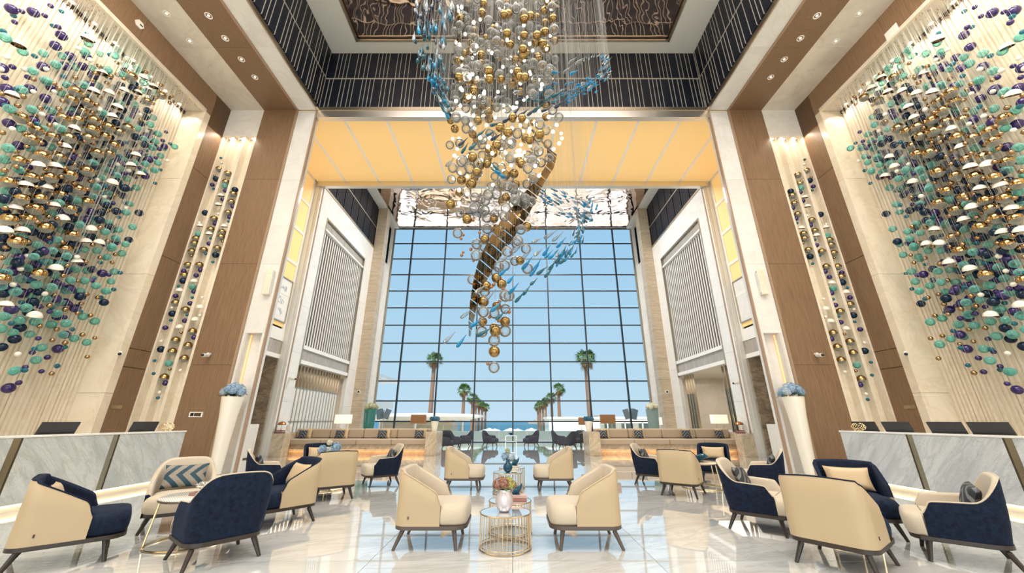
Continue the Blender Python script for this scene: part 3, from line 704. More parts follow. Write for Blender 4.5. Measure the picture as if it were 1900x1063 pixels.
place('grey', -3.35, 19.8, .9, .4, 'dark grey armchair left of the aisle, nearest', gf)
place('grey', -3.15, 20.75, .5, .86, 'dark grey armchair left of the aisle, second nearest', gf)
place('grey', -2.65, 21.9, -.9, -.3, 'dark grey armchair left of the aisle facing left', gf)
place('grey', -3.6, 22.0, .3, -.95, 'dark grey armchair left of the aisle, farthest', gf)
place('grey', 2.70, 20.2, -.8, .6, 'dark grey armchair right of the aisle seen from behind', gf)
place('grey', 2.55, 21.7, .95, .2, 'dark grey armchair right of the aisle facing right', gf)
place('grey', 3.6, 22.3, -.6, -.8, 'dark grey armchair right of the aisle, beside the right sofa', gf)

# ------------------------------------------------------------ cushions
def pillow_mesh(w, h, d, n=12):
    b = NB(); fr_, bk_ = [], []
    for i in range(n + 1):
        A, B = [], []
        for j in range(n + 1):
            u, v = 2 * i / n - 1, 2 * j / n - 1
            px = w / 2 * u * (1 - .07 * (1 - v * v) * abs(u)); py = h / 2 * v * (1 - .09 * (1 - u * u) * abs(v))
            t = d / 2 * (max(0, (1 - u ** 4) * (1 - v ** 4))) ** .55
            A.append(b.verts.new((px, py, t + .001)));
            B.append(A[-1] if i in (0, n) or j in (0, n) else b.verts.new((px, py, -t)))
        fr_.append(A); bk_.append(B)
    for i in range(n):
        for j in range(n):
            b.faces.new((fr_[i][j], fr_[i + 1][j], fr_[i + 1][j + 1], fr_[i][j + 1])); b.faces.new((bk_[i][j], bk_[i][j + 1], bk_[i + 1][j + 1], bk_[i + 1][j]))
    return b
PIL = {}
def pillow(kind, loc, yaw, tilt, label, group, roll=0):
    w, h, d, m_ = {'gold': (.50, .30, .13, 'satin_gold'), 'chev': (.50, .32, .13, 'chevron'), 'dark': (.42, .27, .12, 'dark_cloth'), 'wedge': (.36, .30, .10, 'satin_gold'), 'sgold': (.42, .42, .13, 'satin_gold'), 'sdark': (.38, .36, .12, 'dark_cloth')}[kind]
    if kind not in PIL: o = mk('cushion', pillow_mesh(w, h, d), M[m_], None, 1.2); PIL[kind] = o
    else: o = PIL[kind].copy(); C.objects.link(o)
    # face normal points along yaw, leaning back by tilt
    R = Matrix.Rotation(yaw - PI / 2, 4, 'Z') @ Matrix.Rotation(-(PI / 2 - tilt) + PI, 4, 'X') @ Matrix.Rotation(roll, 4, 'Z')
    o.rotation_euler = R.to_euler(); o.location = loc
    return tag(o, label, 'cushion', group)
def dark_cloth():
    m, t, b = nodes('dark_cloth'); tc = t.nodes.new('ShaderNodeTexCoord'); s = t.nodes.new('ShaderNodeSeparateXYZ'); t.links.new(tc.outputs['Object'], s.inputs[0])
    a = t.nodes.new('ShaderNodeMath'); a.operation = 'ABSOLUTE'; t.links.new(s.outputs['X'], a.inputs[0])
    d = t.nodes.new('ShaderNodeMath'); d.operation = 'ADD'; t.links.new(a.outputs[0], d.inputs[0]); t.links.new(s.outputs['Y'], d.inputs[1])
    p = t.nodes.new('ShaderNodeMath'); p.operation = 'PINGPONG'; p.inputs[1].default_value = .06; t.links.new(d.outputs[0], p.inputs[0])
    g = t.nodes.new('ShaderNodeMath'); g.operation = 'GREATER_THAN'; g.inputs[1].default_value = .038; t.links.new(p.outputs[0], g.inputs[0])
    t.links.new(mixc(t, (.018, .022, .028), (.16, .17, .18), g.outputs[0]), b.inputs['Base Color']); b.inputs['Roughness'].default_value = .55; return m
M['dark_cloth'] = dark_cloth()
for kind, o in CI:
    d = o.rotation_euler.z + PI / 2; f_ = Vector((math.cos(d), math.sin(d), 0)); sd = Vector((-f_.y, f_.x, 0))
    off = .16 if kind == 'dark' else 0
    p = o.location - f_ * .20 + sd * off * .4 + Vector((0, 0, .60))
    lab = {'gold': 'gold satin cushion', 'chev': 'large teal, cream and black chevron cushion', 'dark': 'dark patterned cushion', 'wedge': 'pale gold cushion with only its corner showing'}[kind] + ' on the ' + {'nearest': 'chair'}.get('x', '') 
    nm_ = o['label'].replace('cream leather tub chair', 'tub chair').replace('navy-shelled cream armchair', 'navy-shelled chair').replace('navy velvet tub chair with gold cushion', 'navy tub chair').replace(' with dark cushion', '').replace('navy velvet seat and gold cushion, ', 'navy seat ')
    if kind == 'chev': lab = 'large teal, cream and black chevron cushion on the cream armchair, left foreground'
    elif kind == 'wedge': lab = 'pale gold cushion showing one corner above the near left chair arm'
    else: lab = lab + nm_
    pillow(kind, p, d, math.radians(22), ' '.join(lab.split()[:16]), 'cushions on the armchairs', roll=.0 if kind != 'dark' else .05)

# ------------------------------------------------------------ tables
def round_table(x, y, r, h, label, group, top='white'):
    t = empty('side_table', (x, y, 0), label=label, cat='table', group=group)
    b = NB(); lathe(b, [(0, h - .02), (r - .01, h - .02), (r, h - .015), (r, h - .004), (r - .006, h), (0, h)], 40); mk('tabletop', b, M[top], t, .6)
    b = NB(); tube(b, circ((0, 0, h - .028), r * .985, 40), .010, 6, True); mk('rim', b, M['bronze_dark'], t, 1)
    b = NB(); tube(b, circ((0, 0, .012), r * 1.06, 40), .010, 6, True); mk('floor_ring', b, M['brass'], t, 1)
    for k in range(4):
        a = PI / 2 * k + .5; b = NB(); tube(b, [(r * .93 * math.cos(a), r * .93 * math.sin(a), h - .03), (r * 1.06 * math.cos(a), r * 1.06 * math.sin(a), .012)], .011, 6); mk('leg', b, M['brass'], t, 1)
def table_top_mat():
    m, t, b = nodes('ribbed_top'); v = worldpos(t, rnd=False); w = t.nodes.new('ShaderNodeTexWave'); w.inputs['Scale'].default_value = 22; w.bands_direction = 'DIAGONAL'; t.links.new(v, w.inputs['Vector'])
    t.links.new(ramp(t, w.outputs['Fac'], [(.35, (.78, .77, .73)), (.65, (.55, .54, .50))]), b.inputs['Base Color']); b.inputs['Roughness'].default_value = .15; return m
M['ribbed_top'] = table_top_mat()
M['cream_top'] = marble('cream_top', (.82, .74, .60), (.70, .60, .44), (.5, .38, .24), rough=.1, sc=4, vs=4)
round_table(-3.84, 5.12, .36, .50, 'round table with pale ribbed top and brass ring base, left foreground', 'round tables between the armchairs', 'ribbed_top')
round_table(3.92, 5.12, .30, .50, 'round white-topped brass table, right foreground', 'round tables between the armchairs', 'ribbed_top')
round_table(-3.92, 8.78, .38, .50, 'round brass table under the blue and white hydrangeas, rear left', 'round tables between the armchairs', 'cream_top')
round_table(4.08, 8.95, .40, .50, 'round cream-topped brass table under the blue glass bowl, rear right', 'round tables between the armchairs', 'cream_top')
M['mirror_top'] = P('mirror_top', (.86, .88, .89), .05, .65)
def drum(x, y, r, h, label, n=38, mt='drum_brass', top='mirror_top'):
    t = empty('drum_table', (x, y, 0), label=label, cat='table', group='brass wire drum tables down the middle')
    b = NB(); lathe(b, [(0, h - .012), (r - .008, h - .012), (r - .008, h - .002), (0, h - .002)], 40); mk('tabletop', b, M[top], t, .6)
    b = NB(); tube(b, circ((0, 0, h - .006), r, 48), .0075, 6, True); mk('top_ring', b, M[mt], t, 1)
    b = NB(); tube(b, circ((0, 0, .01), r, 48), .0075, 6, True); mk('floor_ring', b, M[mt], t, 1)
    b = NB(); tube(b, circ((0, 0, .038), r, 48), .004, 5, True); mk('inner_ring', b, M[mt], t, 1)
    rod = None
    for k in range(n):
        a = 2 * PI * k / n; l_ = (r * math.cos(a), r * math.sin(a), 0)
        if rod is None: b = NB(); tube(b, [(0, 0, .01), (0, 0, h - .006)], .0038, 5); rod = mk('rod', b, M[mt], t, 1); rod.location = l_
        else: link('rod', rod.data, t, l_)
drum(-.085, 4.93, .290, .36, 'brass wire drum table with mirror top, nearest, under the brown hydrangea vase')
drum(-.035, 5.53, .275, .37, 'brass wire drum table just behind the nearest one, holding books and blue bird')
drum(-.10, 8.26, .290, .38, 'dark brass wire drum table farther back, under the blue hydrangea vase', 30)
drum(-.02, 8.86, .275, .40, 'dark brass wire drum table farthest back, holding the blue glass wave', 30)
# glass side table by the window
t = empty('glass_table', (-.10, 22.0, 0), label='small glass and metal side table between the two window armchairs', cat='table')
b = NB()
for sx in (-1, 1):
    for sy in (-1, 1): bx(b, sx * .29 - .012, sx * .29 + .012, sy * .25 - .012, sy * .25 + .012, 0, .58)
for z in (.28, .57):
    for sy in (-1, 1): bx(b, -.30, .30, sy * .25 - .012, sy * .25 + .012, z - .012, z + .012)
mk('frame', b, M['silver'], t)
for z in (.295, .585): piece('glass_shelf', -.29, .29, -.25, .25, z, z + .012, M['rail_glass'], t)
b = NB(); lathe(b, [(0, 0), (.07, 0), (.05, .03), (.16, .10), (.155, .11), (.03, .05), (0, .045)], 20); o = mk('bowl', b, M['blue_vase'], None, .8, (-.10, 22.0, .598)); tag(o, 'small blue glass bowl on the window side table', 'bowl')

# ------------------------------------------------------------ flowers and vases
def flower_mat(name, c1, c2):
    m, t, b = nodes(name); v = worldpos(t); t.links.new(ramp(t, noise(t, v, 40, 3), [(.35, c1), (.65, c2)]), b.inputs['Base Color']); b.inputs['Roughness'].default_value = .75; return m
M['hyd_blue'] = flower_mat('hyd_blue', (.16, .30, .46), (.42, .56, .70)); M['hyd_dark'] = flower_mat('hyd_dark', (.02, .09, .16), (.07, .20, .30))
M['hyd_white'] = flower_mat('hyd_white', (.62, .60, .42), (.84, .83, .70)); M['hyd_brown'] = flower_mat('hyd_brown', (.20, .09, .07), (.46, .26, .18))
M['hyd_green'] = flower_mat('hyd_green', (.30, .30, .07), (.55, .54, .20)); M['leaf'] = flower_mat('leaf', (.03, .09, .02), (.10, .20, .06))
M['hyd_cream'] = flower_mat('hyd_cream', (.35, .38, .22), (.66, .66, .46)); M['hyd_pale'] = flower_mat('hyd_pale', (.30, .42, .52), (.62, .70, .76))
def bloom(b, c, r, rnd, pet=.02, n=90):
    """hydrangea head: many four-petal florets over a dome"""
    for i in range(n):
        z = rnd.uniform(-.75, 1); a = rnd.uniform(0, 2 * PI); q = math.sqrt(1 - z * z); d = Vector((q * math.cos(a), q * math.sin(a), z))
        p = Vector(c) + d * r * rnd.uniform(.88, 1.06); u, w = frame3(d); k = rnd.uniform(0, PI)
        u, w = u * math.cos(k) + w * math.sin(k), w * math.cos(k) - u * math.sin(k); s_ = pet * rnd.uniform(.8, 1.3)
        o = b.verts.new(p - d * s_ * .35)
        for e1, e2 in ((u, w), (w, -u), (-u, -w), (-w, u)):
            v1 = b.verts.new(p + (e1 * .9 + e2 * .25) * s_); v2 = b.verts.new(p + (e1 + e2) * .72 * s_ + d * s_ * .15)
            b.faces.new((o, v1, v2))
            v3 = b.verts.new(p + (e2 * .9 + e1 * .25) * s_); b.faces.new((o, v2, v3))
def bouquet(parent, heads, seed, pet=.018, stems=None, n=90):
    rnd = random.Random(seed); 
    for (x, y, z, r, m_) in heads:
        b = NB(); sphere(b, (x, y, z), r * .86, 8, 6); bloom(b, (x, y, z), r, rnd, pet, n); mk('flower_head', b, M[m_], parent)
    b = NB()
    for (x, y, z, r, m_) in heads:
        tube(b, [(x * .2, y * .2, (stems or 0)), (x * .7, y * .7, z - r * 1.2), (x, y, z - r * .5)], .004, 4)
        for k in range(3):
            a = rnd.uniform(0, 2 * PI); c0 = Vector((x + r * .8 * math.cos(a), y + r * .8 * math.sin(a), z - r * .7)); d = Vector((math.cos(a), math.sin(a), -.4)).normalized(); u, w = frame3(d); L = r * 1.0
            vs = [b.verts.new(c0), b.verts.new(c0 + d * L * .5 + u * L * .3), b.verts.new(c0 + d * L), b.verts.new(c0 + d * L * .5 - u * L * .3)]; b.faces.new(vs)
    tag(mk('stems_and_leaves', b, M['leaf'], parent), kind='stuff')
def vase(name, x, y, z, prof, m_, label, cat='vase', n=28):
    t = empty(name, (x, y, z), label=label, cat=cat); b = NB(); lathe(b, prof, n); mk('vessel', b, M[m_], t, .9); return t
# ribbed silver vase on the nearest drum
zr = .36; prof = [(0, 0), (.055, 0)] + [(.068 + .034 * math.sin(PI * (i / 15) ** .9) + (.003 if i % 2 else -.002), .012 + i * .0135) for i in range(16)] + [(.072, .228), (.066, .225), (.06, .05), (0, .03)]
t = vase('flower_vase', -.10, 4.93, zr, prof, 'silver_vase', 'ribbed silvery glass vase of brown and green hydrangeas on the nearest drum table')
bouquet(t, [(-.075, -.02, .28, .062, 'hyd_brown'), (.0, -.05, .295, .062, 'hyd_brown'), (.065, -.02, .285, .055, 'hyd_green'), (-.03, .05, .30, .06, 'hyd_brown'), (.05, .05, .30, .055, 'hyd_green'), (.10, .03, .27, .045, 'hyd_brown')], 3, .014, .05, 70)
# clear vase with blue foot
prof = [(0, 0), (.035, 0), (.075, .03), (.095, .08), (.085, .13), (.045, .17), (.030, .20), (.048, .235), (.044, .235), (.026, .20)]
t = vase('flower_vase', -.10, 8.22, .38, prof, 'blue_vase', 'blue and clear glass vase of blue hydrangeas on the farther drum tables')
bouquet(t, [(-.07, 0, .29, .07, 'hyd_blue'), (.07, -.02, .28, .068, 'hyd_pale'), (0, .04, .33, .055, 'hyd_pale'), (-.01, 0, .40, .045, 'hyd_cream')], 4, .016, .15, 70)
prof = [(0, 0), (.07, 0), (.09, .05), (.085, .12), (.055, .18), (.06, .20), (.055, .20), (.05, .17), (0, .02)]
t = vase('flower_vase', -3.95, 8.72, .50, prof, 'vase_glass', 'round glass vase of pale blue hydrangeas and a white rose, rear left table')
bouquet(t, [(-.15, 0, .26, .09, 'hyd_blue'), (.15, 0, .31, .095, 'hyd_blue'), (.0, -.02, .40, .055, 'hyd_white'), (.04, .0, .26, .07, 'hyd_pale')], 5, .02, .1, 90)
# tall white trumpet vases in the pier niches
for s in (-1, 1):
    wn = side[s]
    px = s * 7.93
    t = empty('tall_vase', (px, 10.98, 0), label='man-high white trumpet vase with a dome of blue hydrangeas at the %s pier' % wn, cat='vase')
    b = NB(); lathe(b, [(0, 0), (.14, 0), (.15, .01), (.18, .8), (.22, 1.5), (.275, 1.98), (.265, 1.98), (.2, 1.4), (0, 1.3)], 32); mk('vessel', b, M['white_glass'], t, .7)
    rnd = random.Random(8); hd = []
    for k in range(15):
        a = k * 2.4; q = math.sqrt(k / 15); hd.append((.25 * q * math.cos(a), .25 * q * math.sin(a), 2.27 - .20 * q * q + .0, .115, 'hyd_blue' if k % 4 else 'hyd_pale'))
    bouquet(t, hd, 9, .024, 1.5, 60)
# big teal planters before the window and white cones on the sofa ends
for s in (-1, 1):
    wn = side[s]
    p = atY(683 if s < 0 else 1214, 797, 18.6)
    t = empty('planter', (p.x, 18.6, 0), label='tall %s ceramic planter of %s hydrangeas behind the %s sofa' % (('deep teal', 'cream-green', 'left') if s < 0 else ('grey-green', 'white', 'right')), cat='planter')
    b = NB(); lathe(b, [(0, 0), (.17, 0), (.20, .6), (.25, 1.2), (.29, 1.86), (.27, 1.86), (.2, 1.0), (0, .9)], 28); mk('vessel', b, M['teal_pot' if s < 0 else 'grey_pot'] if (s < 0 or 'grey_pot' in M) else P('grey_pot', (.22, .33, .32), .35), t, .7)
    hd = [(.24 * math.sqrt(k / 9) * math.cos(k * 2.4), .24 * math.sqrt(k / 9) * math.sin(k * 2.4), 2.02 - .1 * k / 9, .13, 'hyd_cream' if s < 0 else 'hyd_white') for k in range(9)]
    bouquet(t, hd, 12, .03, 1.2, 60)

# ------------------------------------------------------------ sofas
for s in (-1, 1):
    wn = side[s]; xa, xb = s * 9.45, s * 3.58; x0, x1 = min(xa, xb), max(xa, xb)
    t = empty('sofa', ((x0 + x1) / 2, 17.0, 0), label='long built-in taupe sofa on a lit marble base, %s side of the hall' % wn, cat='sofa')
    ox, oy = (x0 + x1) / 2, 17.0
    def Q(n, a0, a1, b0, b1, c0, c1, m_, bev=0): return piece(n, a0 - ox, a1 - ox, b0 - oy, b1 - oy, c0, c1, M[m_], t, bev)
    Q('marble_base', x0, x1, 16.82, 17.75, .22, .40, 'sofa_marble', .004)
    Q('plinth', x0 + .05, x1 - .05, 17.0, 17.7, 0, .22, 'sofa_marble')
    Q('light_strip', x0 + .1, x1 - .1, 16.90, 16.95, .195, .215, 'under_glow')
    Q('base_lip', x0, x1, 16.82, 16.84, .18, .218, 'sofa_marble')
    nseat = 4; w_ = (x1 - x0) / nseat
    for k in range(nseat):
        Q('seat_cushion', x0 + k * w_ + .006, x0 + (k + 1) * w_ - .006, 16.68, 17.50, .405, .62, 'sofa_fabric', .03)
        Q('back_cushion', x0 + k * w_ + .006, x0 + (k + 1) * w_ - .006, 17.42, 17.64, .625, 1.02, 'sofa_fabric', .05)
    Q('back_frame', x0, x1, 17.645, 17.78, .40, 1.0, 'sofa_fabric', .02)
    # end blocks of figured marble
    for xe, we, nm_ in ((s * 3.12, s * 3.58, 'inner'), (s * 9.45, s * 9.60, 'outer')):
        o = piece('marble_block', xe, we, 16.43 if nm_ == 'inner' else 16.45, 17.78, 0, .90 if nm_ == 'inner' else .88, M['sofa_marble'], None, .004)
        tag(o, 'veined marble end block at the %s end of the %s sofa' % (nm_, wn), 'plinth')
    for k, fx in enumerate((.075, .345, .655, .925) if s < 0 else (.05, .31, .66, .90)):
        x = x0 + (x1 - x0) * fx; nth = ('leftmost', 'second from left', 'third from left', 'rightmost')[k]
        pillow('sgold', (x + .10, 17.30, .83), -PI / 2, math.radians(12), 'square gold cushion, %s of four on the %s sofa' % (nth, wn), 'gold cushions on the sofas')
        pillow('sdark', (x, 17.14, .80), -PI / 2, math.radians(18), 'dark chevron cushion, %s of four on the %s sofa' % (nth, wn), 'dark cushions on the sofas')
    # white cone pot on the inner block
    t = empty('flower_pot', (s * 3.30 - .05, 17.0, .905), label='white cone pot of dark blue hydrangeas on the %s sofa end block' % wn, cat='flower pot')
    b = NB(); lathe(b, [(0, 0), (.10, 0), (.17, .42), (.155, .42), (.09, .2), (0, .1)], 24); mk('vessel', b, M['white_glass'], t, .7)
    bouquet(t, [(.17 * math.cos(k * 2.4) * math.sqrt(k / 7), .17 * math.sin(k * 2.4) * math.sqrt(k / 7), .52 - .03 * k / 7, .10, 'hyd_dark') for k in range(7)], 20, .026, .2, 50)
    # outer end: mushroom ornament, books, oval plate
    e0 = s * 9.50; base = .885
for s in (-1, 1):
    wn = side[s]; xe = s * 9.52
    o = piece('side_cabinet', s * 9.1, s * 9.60, 15.95, 16.44, 0, .86, M['sofa_marble'], None, .004); tag(o, 'square brown marble plinth beside the outer end of the %s sofa' % wn, 'plinth')
    xc = s * 9.32
    for k, (dx_, hh, cc) in enumerate(((0, .035, (.20, .03, .03)), (.01, .03, (.45, .42, .38)), (-.01, .035, (.22, .04, .04)))):
        o = piece('book', xc - .23 + dx_, xc + .03 + dx_, 16.05, 16.30, .862 + k * .038, .862 + k * .038 + hh, P('book_cover_%d' % k, cc, .5)); tag(o, '%s book stacked on the plinth beside the %s sofa, %s' % (('dark red', 'grey', 'deep red')[k], wn, ('bottom', 'middle', 'top')[k]), 'book', 'books beside the %s sofa' % wn)
    t = empty('ornament', (xc - .09, 16.16, .976), label='brass mushroom-shaped ornament on books beside the %s sofa' % wn, cat='ornament')
    b = NB(); lathe(b, [(0, 0), (.05, 0), (.05, .01), (.015, .02), (.012, .22), (0, .22)], 14); mk('stem', b, M['brass'], t, .7)
    b = NB(); lathe(b, [(0, .21), (.14, .20), (.16, .23), (.12, .30), (.05, .33), (0, .34)], 20); mk('cap', b, M['copper'], t, .9)
    t = empty('ornament', (xc + .15, 16.25, .861), label='pale oval disc ornament beside the mushroom, %s sofa end' % wn, cat='ornament')
    b = NB(); tube(b, [(0, -.02, .20), (0, .02, .20)], .115, 24); o = mk('disc', b, M['white_glass'], t, .7); o.scale = (.8, 1, 1.25); o.location.z = -.04
    b = NB(); bx(b, -.05, .05, -.03, .03, 0, .06); mk('foot', b, M['white_glass'], t)

# ------------------------------------------------------------ lamps on the console behind the sofas
def table_lamp(x, y, z, w_, h_, leg, shade, label, glow_e):
    t = empty('table_lamp', (x, y, z), label=label, cat='lamp')
    b = NB(); bx(b, -w_ / 2, w_ / 2, -.11, .11, leg, leg + h_); bmesh.ops.delete(b, geom=[f for f in b.faces if abs(f.calc_center_median().z - leg) < .001 or abs(f.calc_center_median().z - leg - h_) < .001], context='FACES_ONLY')
    sh = mk('lamp_shade', b, M[shade], t)
    for s_ in (-1, 1):
        b = NB(); tube(b, [(s_ * w_ * .25, 0, .015), (s_ * w_ * .25, 0, leg + .10)], .012, 8); mk('pole', b, M['brass'], t, 1)
        b = NB(); sphere(b, (s_ * w_ * .25, 0, leg + h_ * .5), .045, 10, 8); mk('light_bulb', b, M['bulb'], sh, 2)
    b = NB(); bx(b, -w_ * .36, w_ * .36, -.07, .07, 0, .015); mk('base', b, M['brass'], t)
ZL = .80; YL = 18.15
for s in (-1, 1):
    wn = side[s]; o = piece('console', s * 3.4, s * 9.5, 17.95, 18.35, 0, ZL, M['sofa_marble'], None, .004); tag(o, 'low marble console running behind the %s sofa' % wn, 'console')
def lx(u, v=772): return atY(u, v, YL).x
table_lamp(lx(638), YL, ZL, .70, .38, .42, 'lamp_white', 'lit cream rectangular twin-pole lamp behind the left sofa, outer one', 1)
table_lamp(lx(777), YL, ZL, .66, .38, .42, 'lamp_amber', 'amber-brown rectangular twin-pole lamp behind the left sofa, by the window', 1)
table_lamp(lx(1127), YL, ZL, .66, .38, .42, 'lamp_amber', 'amber-brown rectangular twin-pole lamp behind the right sofa, larger one', 1)
table_lamp(lx(1098), 20.2, .74, .55, .36, .40, 'lamp_amber', 'smaller amber-brown lamp left of the blue flower pot end, right side', 1)
table_lamp(lx(1333), YL, ZL, .70, .38, .42, 'lamp_white', 'lit cream rectangular twin-pole lamp behind the right sofa, outer one', 1)
table_lamp(lx(1256), 20.6, .74, .34, .36, .40, 'lamp_white', 'narrow lit cream lamp before the right pier', 1)
for x_, y_, w_ in ((lx(1098), 20.2, 'right of the aisle under the smaller amber lamp'), (lx(1256), 20.6, 'under the narrow cream lamp by the right pier')):
    x_ = x_ ; t = empty('lamp_stand', (x_, y_, 0), label='dark square side stand ' + w_, cat='side table'); piece('top', -.25, .25, -.2, .2, .70, .738, M['dark_wood'], t)
    for sx in (-1, 1):
        for sy in (-1, 1): piece('leg', sx * .22 - .02, sx * .22 + .02, sy * .17 - .02, sy * .17 + .02, 0, .70, M['dark_wood'], t)

# small glass ornaments on the tables
def bird(x, y, z, k, label):
    b = NB(); pts = [(-.09, 0, .01), (-.05, 0, .04), (0, 0, .06), (.04, 0, .10), (.07, 0, .14), (.085, 0, .19)]
    tube(b, [(px * k, py * k, pz * k) for px, py, pz in pts], [.02 * k, .05 * k, .06 * k, .045 * k, .022 * k, .006 * k], 10, flat=.8)
    tube(b, [(0, 0, .05 * k), (-.03 * k, .02, .13 * k), (-.07 * k, .02, .17 * k)], [.04 * k, .03 * k, .004], 8)
    lathe(b, [(0, -.002), (.05 * k, 0), (.04 * k, .012), (0, .02)], 14, (0, 0, .002)); o = mk('glass_bird', b, M['blue_vase'], None, 1.2, (x, y, z)); tag(o, label, 'ornament')
for k, (cc, lab) in enumerate((((.42, .18, .16), 'rose'), ((.62, .42, .38), 'pink'))):
    o = piece('book', -.04, .18, 5.44, 5.60, .371 + k * .034, .371 + k * .034 + .03, P('drum_book_%d' % k, cc, .5)); tag(o, '%s book on the second drum table under the blue glass bird' % lab, 'book', 'books on the drum tables')
bird(.06, 5.52, .437, .75, 'blue glass bird on two books behind the silver vase')
o = piece('book', -.06, .16, 8.78, 8.94, .401, .435, P('drum_book_3', (.7, .66, .58), .5)); tag(o, 'cream book on the farthest drum table under the blue glass wave', 'book', 'books on the drum tables')
bird(.06, 8.86, .437, .9, 'blue glass wave ornament on the farthest drum table')
b = NB(); prof = [(0, 0), (.08, 0), (.06, .02), (.17, .09), (.24, .12), (.235, .13), (.15, .10), (.05, .03), (0, .025)]; lathe(b, prof, 28)
for v in b.verts: a = math.atan2(v.co.y, v.co.x); v.co.z += .03 * math.sin(3 * a) * (math.hypot(v.co.x, v.co.y) / .24) ** 2 * (v.co.z > .05)
o = mk('glass_bowl', b, M['blue_vase'], None, 1, (4.02, 8.92, .502)); tag(o, 'wavy dark blue glass bowl on the rear right table', 'bowl')
M['crystal'] = P('crystal', (.75, .75, .73), .12, .8)
b = NB(); rnd = random.Random(2)
for k in range(26):
    a = rnd.uniform(0, 2 * PI); r_ = rnd.uniform(.03, .13); p0 = Vector((r_ * math.cos(a), r_ * math.sin(a), .07)); d = Vector((math.cos(a), math.sin(a), rnd.uniform(.1, .7))).normalized(); tube(b, [p0, p0 + d * .03 + Vector((0, 0, .01)), p0 + d * .06], [.012, .02, .003], 5, flat=.4)
lathe(b, [(0, 0), (.05, 0), (.06, .02), (.13, .06), (.12, .075), (0, .04)], 18)
o = mk('silver_bowl', b, M['crystal'], None, 1, (-3.74, 5.14, .535)); tag(o, 'silver bowl with leafy rim on the front left table', 'bowl')
o = piece('book', -3.88, -3.58, 5.03, 5.25, .502, .534, P('table_book', (.30, .16, .12), .5)); tag(o, 'brown book under the silver bowl, front left table', 'book')
b = NB(); rnd = random.Random(6)
for k in range(34):
    a = rnd.uniform(0, 2 * PI); p0 = Vector((0, 0, .04)); d = Vector((math.cos(a), math.sin(a), rnd.uniform(.2, 1.6))).normalized(); L = rnd.uniform(.08, .15); tube(b, [p0, p0 + d * L * .5, p0 + d * L + Vector((0, 0, rnd.uniform(-.02, .03)))], [.010, .012, .006], 5)
lathe(b, [(0, 0), (.06, 0), (.06, .03), (0, .05)], 14)
o = mk('coral_ornament', b, M['crystal'], None, 1, (3.90, 5.12, .502)); tag(o, 'spiky silver coral ornament on the front right table', 'ornament')
# ------------------------------------------------------------ small wall fittings
def camera_dome(x, y, z, label, nrm=(0, -1, 0), m_='white'):
    t = empty('security_camera', (x, y, z), label=label, cat='camera'); n = Vector(nrm)
    b = NB(); tube(b, [n * 0, n * .10], .035, 12); mk('bracket', b, M[m_], t, .7)
    b = NB(); tube(b, [n * .06 + Vector((0, 0, -.05)), n * .26 + Vector((0, 0, -.07))], .055, 14); hs = mk('housing', b, M[m_], t, .7)
    b = NB(); sphere(b, n * .27 + Vector((0, 0, -.07)), .042, 10, 8); mk('lens', b, M['black_gloss'], hs, 2)
for s in (-1, 1):
    wn = side[s]; p = atY(390 if s < 0 else 1512, 657, YN); camera_dome(p.x, YN, p.z, 'white security camera on the %s walnut wall panel, above the desk' % wn)
    p = atX(268 if s < 0 else 1637, 662, s * XR); camera_dome(p.x - s * .03, YB - .02, p.z, 'white dome camera at the edge of the %s fluted niche' % wn, (-s * .7, -.7, 0))
    # concealed signal boxes on the marble piers
    p = atY(500 if s < 0 else 1412, 525, YN); t = empty('wall_box', (s * 8.05 + 0 * p.x, YN + .02, p.z), label='tall narrow beige wall box on the %s marble pier' % wn, cat='wall box')
    t.location.x = p.x
    piece('cover', -.10, .10, -.14, 0, -.42, .42, M['cream_marble'], t, .01); piece('side_cap', .102 * -s - .01, .102 * -s + .01, -.13, -.01, -.40, .40, M['white'], t)
    for z in (-.36, .36): piece('screw', -.115, -.10, -.09, -.07, z - .02, z + .02, M['bronze_dark'], t)
p = atY(364, 769, YN - .001); t = empty('control_panel', (p.x, YN, p.z), label='small white framed control panel on the left walnut wall', cat='control panel')
piece('frame', -.19, .19, -.02, 0, -.07, .07, M['white'], t); piece('display', -.15, -.06, -.028, -.02, -.045, .045, M['black_gloss'], t); piece('display', -.04, .15, -.028, -.02, -.045, .045, M['bronze_dark'], t)
for s, u, v in ((-1, 216, 755), (1, 1688, 755)):
    p = atX(u, v, s * (XR - .005)); t = empty('name_plate', (s * XR, p.y, p.z), label='small brass plate on the %s walnut return' % side[s], cat='plate')
    piece('plate', -s * .012, 0, -.16, .16, -.05, .05, M['desk_brass'], t); piece('emblem', -s * .016, -s * .012, -.05, .05, -.02, .02, M['champagne'], t)
for u, v, s in ((537, 700, -1), (1372, 708, 1)):
    p = atX(u, v, s * XH); camera_dome(s * XH, p.y, p.z, 'small white security camera on the %s marble wall of the far hall' % side[s], (-s * 1, 0, 0))
for u, s in ((660, -1), (1234, 1)):
    p = atY(u, 727, 23.3); t = empty('security_camera', (s * 9.3, 23.3, p.z), label='round dome camera on the %s travertine pier by the window' % side[s], cat='camera')
    b = NB(); tube(b, [(0, 0, 0), (0, -.05, 0)], .10, 16); mk('base', b, M['white'], t, .7); b = NB(); sphere(b, (0, -.06, 0), .06, 12, 8); mk('lens', b, M['black_gloss'], t, 2)
